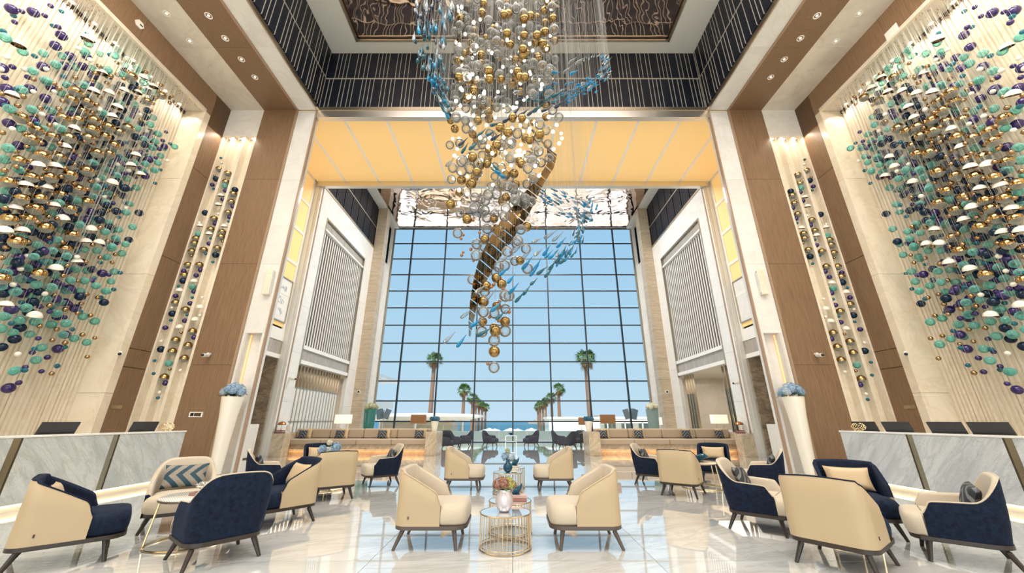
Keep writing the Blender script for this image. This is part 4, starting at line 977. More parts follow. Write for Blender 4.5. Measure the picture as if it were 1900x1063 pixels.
# ceiling devices on the walnut returns
p = atX(258, 45, -XR); t = empty('smoke_detector', (-XR, p.y, p.z), label='white hexagonal detector on the left walnut ceiling return', cat='detector')
b = NB(); tube(b, [(0, 0, 0), (.03, 0, 0)], .13, 6); mk('housing', b, M['white'], t); b = NB(); bx(b, .03, .036, .0, .08, -.02, .02); mk('sensor', b, M['black'], t)
p = atX(1655, 60, XR); t = empty('access_panel', (XR, p.y, p.z), label='white square panel on the right walnut ceiling return', cat='panel')
piece('cover', -.02, 0, -.16, .16, -.13, .13, M['white'], t, .004); piece('rim', -.012, 0, -.18, .18, -.15, .15, M['plaster'], t)
# framed pictures on the backlit tunnel panels
def art_mat(seed):
    m, t, b = nodes('ink_drawing_%d' % seed); v = worldpos(t, rnd=False); f = noise(t, v, 1.6 + seed * .3, 7, 2.0, .7)
    g = t.nodes.new('ShaderNodeTexNoise'); col = ramp(t, f, [(.40, (.88, .88, .86)), (.5, (.88, .88, .86)), (.56, (.25, .27, .30)), (.60, (.85, .85, .84))]); t.nodes.remove(g)
    t.links.new(col, b.inputs['Base Color']); b.inputs['Roughness'].default_value = .12; return m
for s in (-1, 1):
    wn = side[s]; x = s * XT
    p0 = atX(543 if s < 0 else 1360, 524, x); p1 = atX(527 if s < 0 else 1375, 601, x); y1 = p0.y; y0_ = y1 - 2.3; z1, z0_ = p0.z, p1.z
    t = empty('framed_picture', (x, (y0_ + y1) / 2, (z0_ + z1) / 2), label='large framed %s in a thin frame on the %s backlit wall' % ('ink drawing' if s < 0 else 'pale glazed picture', wn), cat='picture')
    hy, hz = (y1 - y0_) / 2, (z1 - z0_) / 2
    for a, b_, c0, c1 in ((-hy, -hy + .05, -hz, hz), (hy - .05, hy, -hz, hz), (-hy + .05, hy - .05, hz - .05, hz), (-hy + .05, hy - .05, -hz, -hz + .05)): piece('frame_bar', -s * .06, -s * .005, a, b_, c0, c1, M['champagne'], t)
    piece('mount', -s * .03, -s * .005, -hy + .05, hy - .05, -hz + .05, hz - .05, M['white'], t)
    if s < 0:
        for k in range(3): piece('drawing', .031, .034, -hy + .5, hy - .35, -hz + .25 + k * (2 * hz - .4) / 3, -hz + .1 + (k + 1) * (2 * hz - .4) / 3 - .05, art_mat(k), t)
    else: piece('glazing', -.034, -.031, -hy + .12, hy - .12, -hz + .12, hz - .12, M['white_marble'], t)
# metal screens in the corridor openings
for s in (-1, 1):
    wn = side[s]; t = empty('metal_screen', (s * 9.95, 19.5, 0), label='tall screen of thin metal bars in the %s corridor opening' % wn, cat='screen'); bar = None
    ys = [17.05 + i * .30 for i in range(17)] if s < 0 else [17.05, 17.35, 17.65, 17.95, 21.05, 21.35, 21.65, 21.95]
    for y in ys:
        if bar is None: bar = piece('bar', -.05, .05, y - 19.5 - .022, y - 19.5 + .022, 0, 3.78, M['champagne'], t)
        else: link('bar', bar.data, t, (0, y - 19.5, 1.89))
        if y < ys[-1] and (s < 0 or y not in (17.95,)): piece('panel', .0, .02, y - 19.5 + .03, y - 19.5 + .27, .02, 2.75, M['white_marble'] if s < 0 else M['rail_glass'], t)
    if s < 0:
        piece('rail', -.03, .05, -2.45, 2.35, 2.75, 2.79, M['champagne'], t)
        piece('rail', -.03, .05, -2.45, 2.35, 1.3, 1.33, M['champagne'], t)
# far-right corridor: marble column, console with lit boxes
o = piece('column', 11.6, 12.6, 19.3, 20.4, 0, 3.8, M['cream_marble']); tag(o, 'square pale marble column in the right corridor', 'column')
o = piece('cabinet', 11.2, 11.5, 18.2, 21.2, 0, .9, M['white_marble']); tag(o, 'low white cabinet in the right corridor behind the cream lamp', 'cabinet')
for k in range(2):
    o = piece('light_box', 11.22, 11.44, 18.5 + k * .75, 19.1 + k * .75, .902, 1.25, M['lamp_white']); tag(o, 'glowing cream light box on the right corridor cabinet, %s' % ('nearer', 'farther')[k], 'lamp', 'light boxes in the right corridor')

# ------------------------------------------------------------ wall sculptures: glass on wires
def shared(name, bm, mats):
    me = bpy.data.meshes.new(name); bmesh.ops.recalc_face_normals(bm, faces=bm.faces)
    for f in bm.faces: f.smooth = True
    bm.to_mesh(me); bm.free()
    for x in mats: me.materials.append(M[x])
    return me
def ball(name, m_, nu=14, nv=9): b = NB(); sphere(b, (0, 0, 0), 1, nu, nv); return shared(name, b, [m_])
def half_gold():
    b = NB(); nv = 10
    lathe(b, [(math.sin(PI * i / nv), math.cos(PI * i / nv)) for i in range(0, 7)], 14, mi=0)
    lathe(b, [(math.sin(PI * i / nv), math.cos(PI * i / nv)) for i in range(6, nv + 1)], 14, mi=1); return shared('gilded_globe', b, ['gold_mirror', 'milk_glass'])
def dome():
    b = NB(); nv = 12
    lathe(b, [(math.sin(PI * i / nv), math.cos(PI * i / nv)) for i in range(0, 7)], 14, mi=0)
    lathe(b, [(.94 * math.sin(PI * i / nv), .94 * math.cos(PI * i / nv)) for i in range(0, 7)], 14, mi=1); return shared('white_dome', b, ['white_glass', 'bronze_in'])
KIND = {'n': ('navy_globe', ball('navy_globe', 'navy_glass'), .100), 'N': ('navy_globe', None, .052), 't': ('teal_globe', ball('teal_globe', 'teal_glass'), .088),
        'T': ('small_teal_globe', ball('small_teal_globe', 'small_teal', 10, 7), .050), 'b': ('dark_blue_globe', ball('dark_blue_globe', 'blue_glass'), .092),
        'g': ('gilded_globe', half_gold(), .124), 'G': ('gold_bead', ball('gold_bead', 'bead_gold', 10, 7), .050), 'w': ('white_dome', dome(), .115), 'W': ('white_bead', ball('white_bead', 'white_glass', 10, 7), .052)}
KIND['N'] = ('navy_globe', KIND['n'][1], .052)
DATA = {
'n': "21,17 62,23 114,66 103,85 130,105 121,123 152,123 80,124 161,105 173,140 3,126 154,123 201,140 165,159 13,165 56,165 3,189 85,183 96,163 133,160 165,158 17,229 61,224 97,221 143,198 134,213 35,270 76,264 111,256 250,204 245,214 274,251 287,273 276,296 214,293 205,303 229,304 305,272 261,284 49,309 168,393 178,369 188,346 145,329 116,394 159,407 133,291 220,323 189,345 178,371 168,393 159,411 215,449 269,326 143,455 65,491 79,466 126,478 152,487 23,503 54,517 104,526 129,535 10,531 122,502 190,507 41,544 34,478 141,456 88,442 140,572 130,537 120,561 21,574 108,647 107,587 102,554 121,621 16,720",
'N': "40,21 83,29 94,11 27,41 108,50 23,124 9,144 51,143 308,245 302,261 289,293 258,311 279,262 296,277 262,253 131,377 233,322 207,322 251,329 210,377 219,357 171,521 30,532 56,539 116,528 138,541 202,510 130,564 74,569 92,578 120,589 71,628 60,654 88,663 47,681 77,689 35,710",
't': "10,70 42,96 80,99 116,104 164,81 157,96 186,100 104,120 61,132 140,125 171,127 85,150 218,92 213,103 237,111 232,121 255,127 252,135 200,130 184,160 227,138 242,149 267,153 273,142 262,168 157,158 288,171 223,192 249,194 40,167 88,151 114,173 123,157 155,158 18,202 59,203 96,206 131,205 39,239 113,239 80,240 95,273 15,275 183,159 56,275 189,268 224,193 236,222 255,238 279,231 284,218 293,248 288,262 324,272 267,258 282,274 304,274 209,281 276,290 270,304 250,302 229,296 195,314 286,316 293,302 221,312 298,289 266,318 173,302 202,297 190,209 8,296 141,371 109,377 98,396 188,329 177,346 196,314 13,355 5,377 35,315 64,402 110,304 1,319 287,316 236,332 253,348 241,378 234,394 202,413 220,426 246,421 195,430 179,347 229,348 233,453 215,442 148,417 172,364 202,359 196,376 217,325 187,394 208,457 265,317 115,426 107,445 97,465 68,454 63,476 87,486 113,490 157,463 140,500 131,520 157,521 103,512 68,528 39,518 95,533 123,539 149,540 21,486 50,497 12,506 28,541 180,465 196,477 162,502 178,530 196,540 147,415 28,466 58,548 2,531 52,422 176,411 124,475 41,440 226,470 199,477 207,460 212,504 206,522 198,540 111,561 106,581 154,587 85,554 48,571 8,587 36,594 66,597 95,602 123,600 176,596 55,620 138,628 161,635 77,645 67,668 105,582 117,621 24,617 1,610 29,687 25,689",
'T': "25,29 114,21 98,48 6,58 162,63 64,104 134,115 118,142 204,102 192,127 178,153 264,190 165,179 87,200 69,230 30,165 10,196 316,267 271,279 233,264 298,315 263,302 222,290 181,264 209,317 196,345 171,404 288,340 231,377 220,403 209,429 171,403 157,435 197,345 242,351 191,359 76,485 92,449 143,467 186,487 174,516 58,521 113,534 130,498 2,505 223,506 211,537 149,578 187,552 40,561 21,600 64,647 134,611 121,644 106,679 46,687 97,570",
'b': "212,163 224,158 232,132 246,163 249,156 274,170 235,180 240,180 233,189 206,185 199,194 283,182 189,220 190,208 159,227 137,271 142,254 195,265 161,274 251,254 262,229 268,268 245,267 222,266 238,282 238,288 175,309 269,217 273,205 278,245 215,228 221,215 205,255 182,296 232,188 194,266 228,204 197,207 164,276 163,289 260,296 157,290 176,309 148,306 170,325 142,322 126,350 156,356 143,388 123,367 73,338 109,333 102,347 90,363 124,301 42,318 32,337 65,354 28,356 8,369 45,390 78,383 195,378 188,394 185,408 134,402 7,393 51,370 31,404 228,363 258,395 239,445 216,392 198,381 209,351 217,337 232,349 203,364 204,421 170,440 185,409 245,321 189,394 157,355 134,406 195,452 168,325 71,470 104,470 97,487 32,487 42,466 87,506 51,504 72,541 6,545 171,500 96,417 127,421 90,432 133,453 47,449 21,425 8,442 8,459 59,430 79,437 193,561 149,550 61,560 53,579 37,608 27,629 3,644",
'g': "161,189 244,142 273,188 300,177 140,170 132,186 162,190 152,206 40,219 116,220 145,222 68,241 96,254 128,256 58,259 164,256 171,240 194,253 174,224 237,238 221,245 201,236 171,241 211,270 202,286 180,284 176,223 161,317 35,298 78,290 110,292 59,329 92,329 130,325 16,338 145,352 163,319 179,284 113,362 75,368 40,369 162,374 65,388 130,388 17,407 54,406 85,422 135,437 32,449 121,462 73,508 3,517",
'G': "183,122 140,144 62,147 217,116 231,113 184,123 271,134 236,132 218,139 230,146 206,141 171,149 198,154 299,158 319,179 315,191 284,192 258,164 294,169 250,181 191,167 185,180 218,171 290,181 155,176 180,194 177,136 43,179 33,196 3,174 74,200 116,187 109,202 171,208 155,177 24,212 65,215 92,232 47,248 4,246 84,248 56,230 179,194 50,272 119,250 111,266 150,250 186,237 157,235 143,265 134,220 180,252 110,164 101,155 76,265 171,265 157,262 280,205 187,237 173,265 167,279 261,222 180,251 200,210 57,298 30,309 8,316 49,315 85,314 93,298 51,273 28,281 67,281 102,282 128,296 120,312 113,328 77,331 40,332 31,350 68,347 104,345 123,337 137,340 168,336 162,351 61,364 96,361 20,368 87,378 51,383 10,386 79,395 108,369 42,401 90,402 140,398 136,280 106,405 148,289 138,305 123,374 212,362 200,391 212,417 186,422 200,447 172,454 141,398 69,412 32,419 125,431 116,449 90,440 61,430 52,449 22,438 11,459 3,478 140,459 125,493 159,486 186,478 117,511 144,521 160,545 1,455 102,547 214,472 208,487 181,552 151,563 121,574 168,585 144,581 161,546 92,567 74,605 105,611 153,621 176,627 97,631 121,636 162,662 96,693",
'w': "34,85 161,73 188,137 164,75 173,171 202,173 230,169 254,172 266,145 285,162 218,200 22,178 137,240 120,274 216,200 208,217 252,289 243,308 71,308 102,311 48,346 85,349 27,388 100,383 116,407 208,340 260,325 169,426 159,450 184,451 41,430 8,430 143,487 104,499 10,568 64,587",
'W': "146,90 13,106 86,128 46,129 167,111 1,128 62,170 101,170 23,239 104,231 78,212 184,203 175,222 193,184 310,298 260,213 226,234 218,305 272,243 185,202 180,333 193,364 157,321 193,365 239,316 233,386 50,475 38,499 143,477 24,528 83,545 33,657"}
NICHE = {
'T': "410,293 396,350 391,442 382,471 424,411 395,486 331,531 317,594 287,669 285,693 357,552 347,584 293,738",
'W': "411,302 405,397 370,413 319,571 299,633 296,728 375,552 371,585 335,687", 'g': "407,314 423,322 419,338 397,406 391,426 378,464 433,360 429,375 423,395 412,431 410,440 403,461 364,443 361,452 356,467 349,492 342,511 326,562 370,492 344,575 326,631 320,652 305,700 357,615 349,641 342,665",
'G': "398,326 413,448 355,475 336,617 315,685", 'b': "401,332 436,352 400,473 381,395 340,521 320,582 299,648", 'N': "394,343 418,354 413,370 399,415 388,452 432,383 426,403 341,503 326,549 307,608 372,501 364,511 360,541 353,563 343,595 307,711 360,626",
't': "417,345 368,434 357,532 313,674", 'w': "410,364 405,381 388,435 416,421 371,420 333,540 360,523 333,608 371,571 362,594"}
def pts(sd): return [tuple(map(float, q.split(','))) for q in sd.split()]
TILT = {}
for s in (-1, 1):
    wn = side[s]; rnd = random.Random(7 + s)
    t = empty('bubble_sculpture', (s * 11.4, 8, 5), label='wall sculpture of hanging teal, navy, gold and white glass bubbles, %s wall' % wn, cat='sculpture')
    wires = NB()
    for k, sd in DATA.items():
        nme, me, r = KIND[k]
        for (u, v) in pts(sd):
            if s > 0: u = 1903 - u + rnd.uniform(-1.5, 1.5); v += rnd.uniform(-1.5, 4)
            X_ = s * {'g': rnd.uniform(10.98, 11.2), 'G': rnd.uniform(11.0, 11.3), 'w': rnd.uniform(10.98, 11.15), 'n': rnd.uniform(11.25, 11.5), 'W': rnd.uniform(11.0, 11.3)}.get(k, rnd.uniform(11.1, 11.45))
            p = atX(u, v, X_)
            if p.z > ZB - r - .05 or p.y > 10.3: continue
            rr = r * rnd.uniform(1.0, 1.2)
            rot = (0, 0, rnd.uniform(0, 6)) if k not in 'wg' else (rnd.uniform(.15, .5), -s * rnd.uniform(-.1, .35), 0)
            if k == 'g': rot = (rnd.uniform(-.15, .25), rnd.uniform(-.15, .15), 0)
            link(nme, me, t, p - t.location, rot, rr)
            q = p - t.location; tube(wires, [q + Vector((0, 0, rr * .95)), Vector((q.x, q.y, ZB - t.location.z))], .0013, 3, cap=False)
    tag(mk('hanging_wires', wires, M['wire'], t), kind='stuff')
    hk = NB(); 
    for i in range(150):
        x, y = s * rnd.uniform(11.05, 11.52) - t.location.x, rnd.uniform(4, 10.2) - t.location.y; tube(hk, [(x, y, ZB - 5 - .03), (x, y, ZB - 5 - .002)], .008, 5)
    tag(mk('ceiling_hooks', hk, M['bead_gold'], t), kind='stuff')
    t = empty('bubble_garland', (s * 10.35, YN, 6), label='three strings of small glass bubbles in the fluted niche, %s side' % wn, cat='sculpture'); wires = NB()
    for k, sd in NICHE.items():
        nme, me, r = KIND[k]
        for (u, v) in pts(sd):
            if s > 0: u = 1903 - u; v += 3
            p = atY(u, v, YN + .03); rr = r * (1.12 if k in 'Ntb' else .95)
            if k == 'N': rr = .075
            link(nme, me, t, p - t.location, (.3, 0, 0) if k == 'w' else (0, 0, 0), rr)
    for x in (9.93, 10.35, 10.77): tube(wires, [(s * x - t.location.x, .03, -5.2), (s * x - t.location.x, .03, atY(440, 252, YN).z - 6.03)], .003, 3)
    tag(mk('hanging_wires', wires, M['wire'], t), kind='stuff')

# ------------------------------------------------------------ the chandelier
ch = empty('chandelier', (0, 8.0, ZC), label='huge chandelier of clear and gold glass globes with blue fish and bronze ribbon', cat='chandelier')
O = ch.location
rnd = random.Random(31); wires = NB()
cg = ball('clear_globe', 'clear_glass', 16, 10); gg = ball('gold_globe', 'globe_gold', 14, 9); lb = ball('light_bulb', 'bulb', 8, 6); cb = ball('copper_disc', 'copper', 8, 6)
def C5(sd): return [(740 + x / 4.4286, y / 4.4286) for x, y in pts(sd)]
def C6(sd): return [(800 + x / 4.623, 200 + y / 4.623) for x, y in pts(sd)]
def C7(sd): return [(800 + x / 3.666, 400 + y / 3.666) for x, y in pts(sd)]
gold = C5("625,22 697,30 735,60 885,20 510,150 865,120 900,115 935,80 1025,105 1025,140 1080,130 1135,135 685,105 690,140 1265,150 1200,185 1270,235 1220,5 1255,35 1195,85 615,250 590,295 640,315 720,315 785,300 860,270 890,275 1030,290 1135,290 1180,265 1280,335 590,350 585,410 680,450 680,520 850,355 915,365 1125,350 1190,385 1210,400 1145,465 1020,405 1010,440 960,490 990,510 1020,465 825,475 490,500 1180,530 1200,570 740,585 745,650 575,670 495,635 975,590 960,625 1035,635 930,685 925,700 1000,750 1250,600 560,805 740,830 650,920 735,915 1210,875 1210,960 425,990 460,1060 745,975 650,990 1005,980 1110,1005 835,1045 950,680 1250,810")
gold += C6("405,30 490,95 780,90 590,170 660,210 355,225 430,280 390,275 810,265 845,275 930,230 500,365 535,390 325,440 355,425 490,435 480,480 420,495 565,320 755,455 775,480 260,620 330,655 350,650 375,595 390,550 640,580 710,565 870,600 610,680 725,660 640,770 610,800 245,725 168,830 310,955 540,950 820,1020 560,1040")
gold += C7("445,425 480,465 375,480 355,585 445,615 350,720 503,720 430,765 437,785 430,925 355,275 605,305 365,160")
clear = C7("180,120 310,195 360,210 305,270 420,140 380,90 590,170 645,225 500,340 655,360 280,435 365,520 355,655 430,665 505,635 345,790 503,785 428,850 428,1033 520,245 570,310 460,350 530,545 505,545 435,380 580,190 610,95")
clear += C6("215,90 295,110 160,320 185,515 260,460 175,615 375,770 250,905 465,800 370,860 460,880 545,910 630,930 480,940 1000,310 920,370 1010,430 1095,80 930,140 920,250 490,740 560,740 620,400 300,180 330,520 260,540 440,410 600,330 740,220 890,400 830,520 545,590 640,860 720,740 760,760")
clear += C5("495,415 465,485 485,580 575,610 455,720 570,740 470,780 465,830 430,875 550,890 680,690 880,650 855,720 750,715 590,500 680,350 740,185 1030,190 1240,255 1285,490 1210,480 1230,590 1105,520 1270,600 935,550 1145,580 1315,965 620,800 690,820 470,960 545,990 1120,650 1040,560 830,610 890,430 500,210 530,130 560,20")
lights = C5("515,60 545,280 470,350 500,365 520,475 625,440 765,435 920,475 990,430 1030,495 855,550 605,610 535,605 625,685 970,655 875,715 1150,655 1075,590 815,755 665,790 600,770 700,765 580,795 510,725 520,740 620,875 940,885 570,800 1295,1025 1050,995 1180,250 1075,360 890,330 1100,415 645,640 1190,270 960,30 860,60 740,410 640,380 505,870 1260,640 1230,960")
lights += C6("185,265 240,265 200,410 230,430 245,560 195,605 525,390 515,490 430,450 425,460 240,705 310,740 845,180 840,205 850,325 940,390 800,380 775,405 740,370 730,410 795,440 915,455 1078,147 1045,205 1115,220 1122,262 1098,305 1050,355 820,115 530,660 690,830 600,860 640,870 865,900 240,820 740,100 475,150")
cop = C7("218,132 203,157 270,230 218,250 208,270 330,115 355,135 575,145 475,360 490,500 475,558 463,585 530,655 397,690 478,803 457,830 405,910 385,1008 425,470 410,485 285,30 720,80 545,250 288,305 460,715")
for i in range(240):   # the loosely filled body of the column
    v = rnd.choice((rnd.uniform(-5, 150), rnd.uniform(-5, 380))); c0 = 936 - max(0, v - 250) * .12; hw = 95 - max(0, v - 200) * .16
    clear.append((c0 + rnd.uniform(-hw, hw), v))
for i in range(80):
    v = rnd.uniform(0, 330); lights.append((935 + rnd.uniform(-90, 90), v))
for i in range(26):
    v = rnd.uniform(0, 230); gold.append((935 + rnd.uniform(-88, 88), v))
cnt = 0
for nme, me, L, r in (('gold_globe', gg, gold, .114), ('clear_globe', cg, clear[:300], .128), ('light_bulb', lb, lights, .047), ('copper_disc', cb, cop, .040)):
    for (u, v) in L:
        y = 8.0 + rnd.uniform(-1.0, 1.0) * (1 if v < 330 else .45); p = atY(u, v, y)
        if p.z > ZC - .6: continue
        rr = r * rnd.uniform(.92, 1.08); sc_ = (rr, rr, rr) if nme != 'copper_disc' else (rr, rr, rr)
        link(nme, me, ch, p - O, (0, 0, rnd.uniform(0, 6)), sc_)
        if rnd.random() < .6: tube(wires, [p - O + Vector((0, 0, rr)), Vector((p.x - O.x, p.y - O.y, -.05))], .0013, 3, cap=False)
def fish_mesh(nme, m_):
    b = NB(); P_ = [(-.5, .01), (-.46, .16), (-.36, .24), (-.2, .27), (0, .20), (.2, .115), (.36, .06), (.46, .05), (.56, .015)]
    tube(b, [(x, .10 * math.sin((x + .5) * 2.4), 0) for x, r_ in P_], [r_ * .62 for x, r_ in P_], 9, flat=.75); return shared(nme, b, [m_])
FM = {'c': ('clear_fish', fish_mesh('clear_fish', 'fish_clear')), 'b': ('blue_fish', fish_mesh('blue_fish', 'fish_blue')), 't': ('teal_fish', fish_mesh('teal_fish', 'fish_teal')), 'd': ('dark_fish', fish_mesh('dark_fish', 'fish_dark'))}
def fish(u, v, y, L, ang, k):
    """ang: direction of the tail in the frontal plane, measured from +x"""
    p = atY(u, v, y); nme, me = FM[k]; ry = rnd.uniform(-.5, .5)
    R = Matrix.Rotation(-ang, 4, 'Y') @ Matrix.Rotation(ry, 4, 'Z')
    o = link(nme, me, ch, p - O, R.to_euler(), L * 1.25 * rnd.uniform(.9, 1.1)); q = p - O
    tube(wires, [q, Vector((q.x, q.y, -.05))], .0010, 3, cap=False)
# blue fish hand-placed below, heads down to the left
for sd, k in (("120,825 340,505", 'c'),):
    pass
A = lambda a: math.radians(a)
for (x, y_, a, k) in ((125, 825, 50, 'c'), (205, 852, 58, 'b'), (240, 665, 35, 'c'), (310, 725, 42, 'b'), (360, 790, 35, 't'), (335, 495, 50, 'c'), (400, 540, 45, 'c'), (445, 615, 50, 'b'), (475, 675, 48, 't'), (495, 375, 48, 'b'), (545, 425, 58, 'b'), (560, 495, 48, 'b'), (600, 555, 48, 't'), (650, 505, 55, 't'), (700, 445, 52, 't'), (590, 215, 45, 'c'), (650, 260, 40, 'c'), (650, 325, 48, 'b'), (720, 335, 58, 'b'), (700, 375, 50, 'b'), (755, 370, 45, 't'), (800, 385, 50, 't'), (785, 235, 55, 'b'), (800, 260, 50, 'b'), (830, 265, 45, 'b'), (720, 165, 35, 'c'), (810, 125, 30, 'c'), (860, 140, 40, 'c'), (885, 180, 50, 'b'), (730, 245, 50, 'c'), (870, 285, 60, 't'), (825, 335, 50, 't'), (895, 245, 60, 'b'), (905, 300, 40, 't'), (500, 285, 38, 'c')):
    fish(800 + x / 3.666, 400 + y_ / 3.666, 7.4 + (x - 500) * .0012, .27, A(a), k)
for i in range(62):   # the dense tail of the lower school, curling to the right
    q = rnd.random(); u = 1032 + 68 * q ** .8 + rnd.uniform(-9, 9); v = 478 - 100 * q ** 1.4 + rnd.uniform(-14, 14)
    fish(u, v, 8.0 + q * .7 + rnd.uniform(-.3, .3), .17, A(55 + 25 * q + rnd.uniform(-12, 12)), rnd.choice('bbbtct'))
for i in range(64):   # pale branch swimming down right, behind the ribbon
    q = rnd.random(); u = 1000 + 100 * q + rnd.uniform(-12, 4); v = 345 + 45 * q + rnd.uniform(-12, 30)
    fish(u, v, 8.6 + rnd.uniform(-.3, .5), .17, A(140 + rnd.uniform(-12, 12)), rnd.choice('ccbbt'))
for i in range(150):   # left school falling from the ceiling
    q = rnd.random(); v = -6 + 218 * q ** .85; wd_ = 34 * (1 - q) ** .9 + 4; u = 800 + (-3 if v < 110 else (v - 110) * .30) + rnd.uniform(-wd_, wd_) + (10 if v < 60 else 0)
    fish(u, v, 7.3 + rnd.uniform(-.4, .4), .34 - .08 * q, A(96 - rnd.uniform(-6, 10) + (22 * sm((q - .5) * 2))), rnd.choice('btttccd' if q > .15 else 'cctbd'))
HK = [(1070, 122), (1095, 106), (1118, 104), (1131, 112), (1131, 128), (1122, 146), (1105, 162), (1085, 172), (1060, 178), (1030, 176), (1000, 172)]
for i in range(150):   # right school: a hook at the far end, sweeping down to the left
    q = rnd.random() ** .85 * 9.99; j = int(q); w_ = q - j; u = HK[j][0] + (HK[j + 1][0] - HK[j][0]) * w_; v = HK[j][1] + (HK[j + 1][1] - HK[j][1]) * w_
    sp_ = 3 + 14 * min(1, q / 7)
    fish(u + rnd.uniform(-6, 6) - (12 * rnd.random() if q > 3 else 0), v + rnd.uniform(-sp_, sp_) - (6 if q > 5 else 0), 8.3 + rnd.uniform(-.4, .4), .10 + .012 * q, A(max(25, 75 - 6 * q) + rnd.uniform(-12, 12)), rnd.choice('cccb' if q < 4.5 else 'bbbtc'))
for (x, y_, a, k) in ((1005, 805, 40, 'd'), (965, 905, 42, 'd'), (1020, 925, 38, 'd'), (1090, 915, 38, 'd'), (895, 975, 42, 'd'), (1210, 895, 35, 'd'), (1320, 850, 30, 'd'), (1090, 790, 38, 't'), (1150, 820, 32, 't'), (1230, 800, 30, 't'), (1300, 770, 30, 't'), (1140, 885, 36, 't'), (790, 1015, 38, 't'), (980, 745, 38, 'c'), (830, 790, 38, 'c'), (860, 850, 40, 'c'), (720, 900, 48, 'c'), (1110, 700, 20, 'c'), (1200, 700, 25, 'c'), (1430, 490, 32, 'c'), (1490, 495, 28, 'c'), (1390, 565, 32, 'c'), (1440, 590, 35, 'b'), (1290, 590, 22, 'b')):
    fish(740 + x / 4.4286, y_ / 4.4286, 7.4, .26, A(a), k)
for (x, y_, a, k) in ((430, 210, 48, 't'), (285, 345, 55, 't'), (365, 320, 50, 't'), (500, 220, 42, 't'), (555, 245, 42, 'd'), (370, 150, 48, 'c'), (160, 460, 52, 'c'), (270, 290, 45, 'd'), (560, 540, 140, 'b'), (590, 570, 140, 'b'), (545, 500, 130, 't')):
    fish(800 + x / 4.623, 200 + y_ / 4.623, 7.3, .26, A(a), k)
# bronze ribbon: mirror-polished plates set edge to edge
def ribbon(path, y0_, y1_, nplate):
    for i in range(nplate):
        def at(q):
            f_ = q * (len(path) - 1); j = min(int(f_), len(path) - 2); w_ = f_ - j; a, b_ = path[j], path[j + 1]; return [a[k] + (b_[k] - a[k]) * w_ for k in range(3)]
        q0, q1 = (i + .04) / nplate, (i + .94) / nplate; b = NB(); fr_, bk_ = [], []
        for j in range(4):
            q = q0 + (q1 - q0) * j / 3; u, v, w_ = at(q); y = y0_ + (y1_ - y0_) * q; row, row2 = [], []
            for k in range(3):
                e_ = (k - 1) * .5; p = atY(u + w_ * e_ * .55, v + w_ * e_ * .45, y + e_ * .35) - O; wob = .015 * math.sin(j * 2.1 + k * 1.7 + i)
                row.append(b.verts.new(p + Vector((0, wob, 0)))); row2.append(b.verts.new(p + Vector((.004, wob + .015, 0))))
            fr_.append(row); bk_.append(row2)
        for j in range(3):
            for k in range(2): b.faces.new((fr_[j][k], fr_[j][k + 1], fr_[j + 1][k + 1], fr_[j + 1][k])); b.faces.new((bk_[j][k], bk_[j + 1][k], bk_[j + 1][k + 1], bk_[j][k + 1]))
        for j in range(3):
            for k in (0, 2): b.faces.new((fr_[j][k], fr_[j + 1][k], bk_[j + 1][k], bk_[j][k]))
        for j in (0, 3):
            for k in range(2): b.faces.new((fr_[j][k], bk_[j][k], bk_[j][k + 1], fr_[j][k + 1]))
        mk('bronze_plate', b, M['ribbon'], ch, 1.0)
ribbon([(985, 236, 22), (1004, 262, 40), (1024, 280, 34), (1022, 306, 20), (1003, 336, 20), (985, 362, 34), (968, 388, 46), (948, 414, 52), (930, 442, 52), (912, 470, 48), (897, 500, 42), (886, 530, 30), (878, 565, 22), (873, 600, 14), (871, 625, 4)], 8.7, 7.4, 26)
ribbon([(826, -25, 46), (838, 10, 44), (846, 40, 36), (850, 66, 22), (851, 84, 8)], 7.4, 7.8, 6)
tag(mk('hanging_wires', wires, M['wire_dim'], ch), kind='stuff')
b = NB(); lathe(b, [(0, .0), (2.2, .0), (2.2, -.05), (0, -.05)], 48); mk('ceiling_plate', b, M['champagne'], ch, .6, (0, 0, .19))

# ------------------------------------------------------------ outside: terrace, palms, parasols, sea
M['terrace'] = P('terrace', (.72, .70, .66), .6); M['sand'] = P('sand', (.72, .66, .54), .9)
def water():
    m, t, b = nodes('sea_water'); b.inputs['Base Color'].default_value = (.015, .20, .34, 1); b.inputs['Roughness'].default_value = .35; b.inputs['Specular IOR Level'].default_value = .3
    v = worldpos(t, (.05, .3, 1), rnd=False); t.links.new(ramp(t, noise(t, v, 3, 5), [(.35, (.006, .085, .16)), (.7, (.02, .17, .26))]), b.inputs['Base Color']); return m
M['sea'] = water()
tr_ = struct('terrace_ground'); piece('paving', -40, 40, YG + .03, 38, -.3, -.03, M['terrace'], tr_); piece('beach', -120, 120, 38, 150, -3.5, -3.0, M['sand'], tr_)
piece('retaining_wall', -40, 40, 37.9, 38.1, -3.2, -.03, M['white'], tr_)
b = NB(); bx(b, -6000, 6000, 110, 8000, -6.5, -6); o = mk('sea', b, M['sea']); tag(o, kind='stuff', label='blue sea out to the horizon', cat='sea')
for i in range(7):
    x = -6.3 + i * 2.1; t = empty('glass_railing', (x, 30, -.03), label='frameless glass balustrade panel on the terrace, %s from the left' % ('first second third fourth fifth sixth seventh'.split()[i]), cat='railing', group='glass balustrade panels on the terrace')
    piece('glass_pane', -1.0, 1.0, -.01, .01, .05, 1.05, M['rail_glass'], t); piece('shoe', -1.02, 1.02, -.04, .04, 0, .06, M['silver'], t)
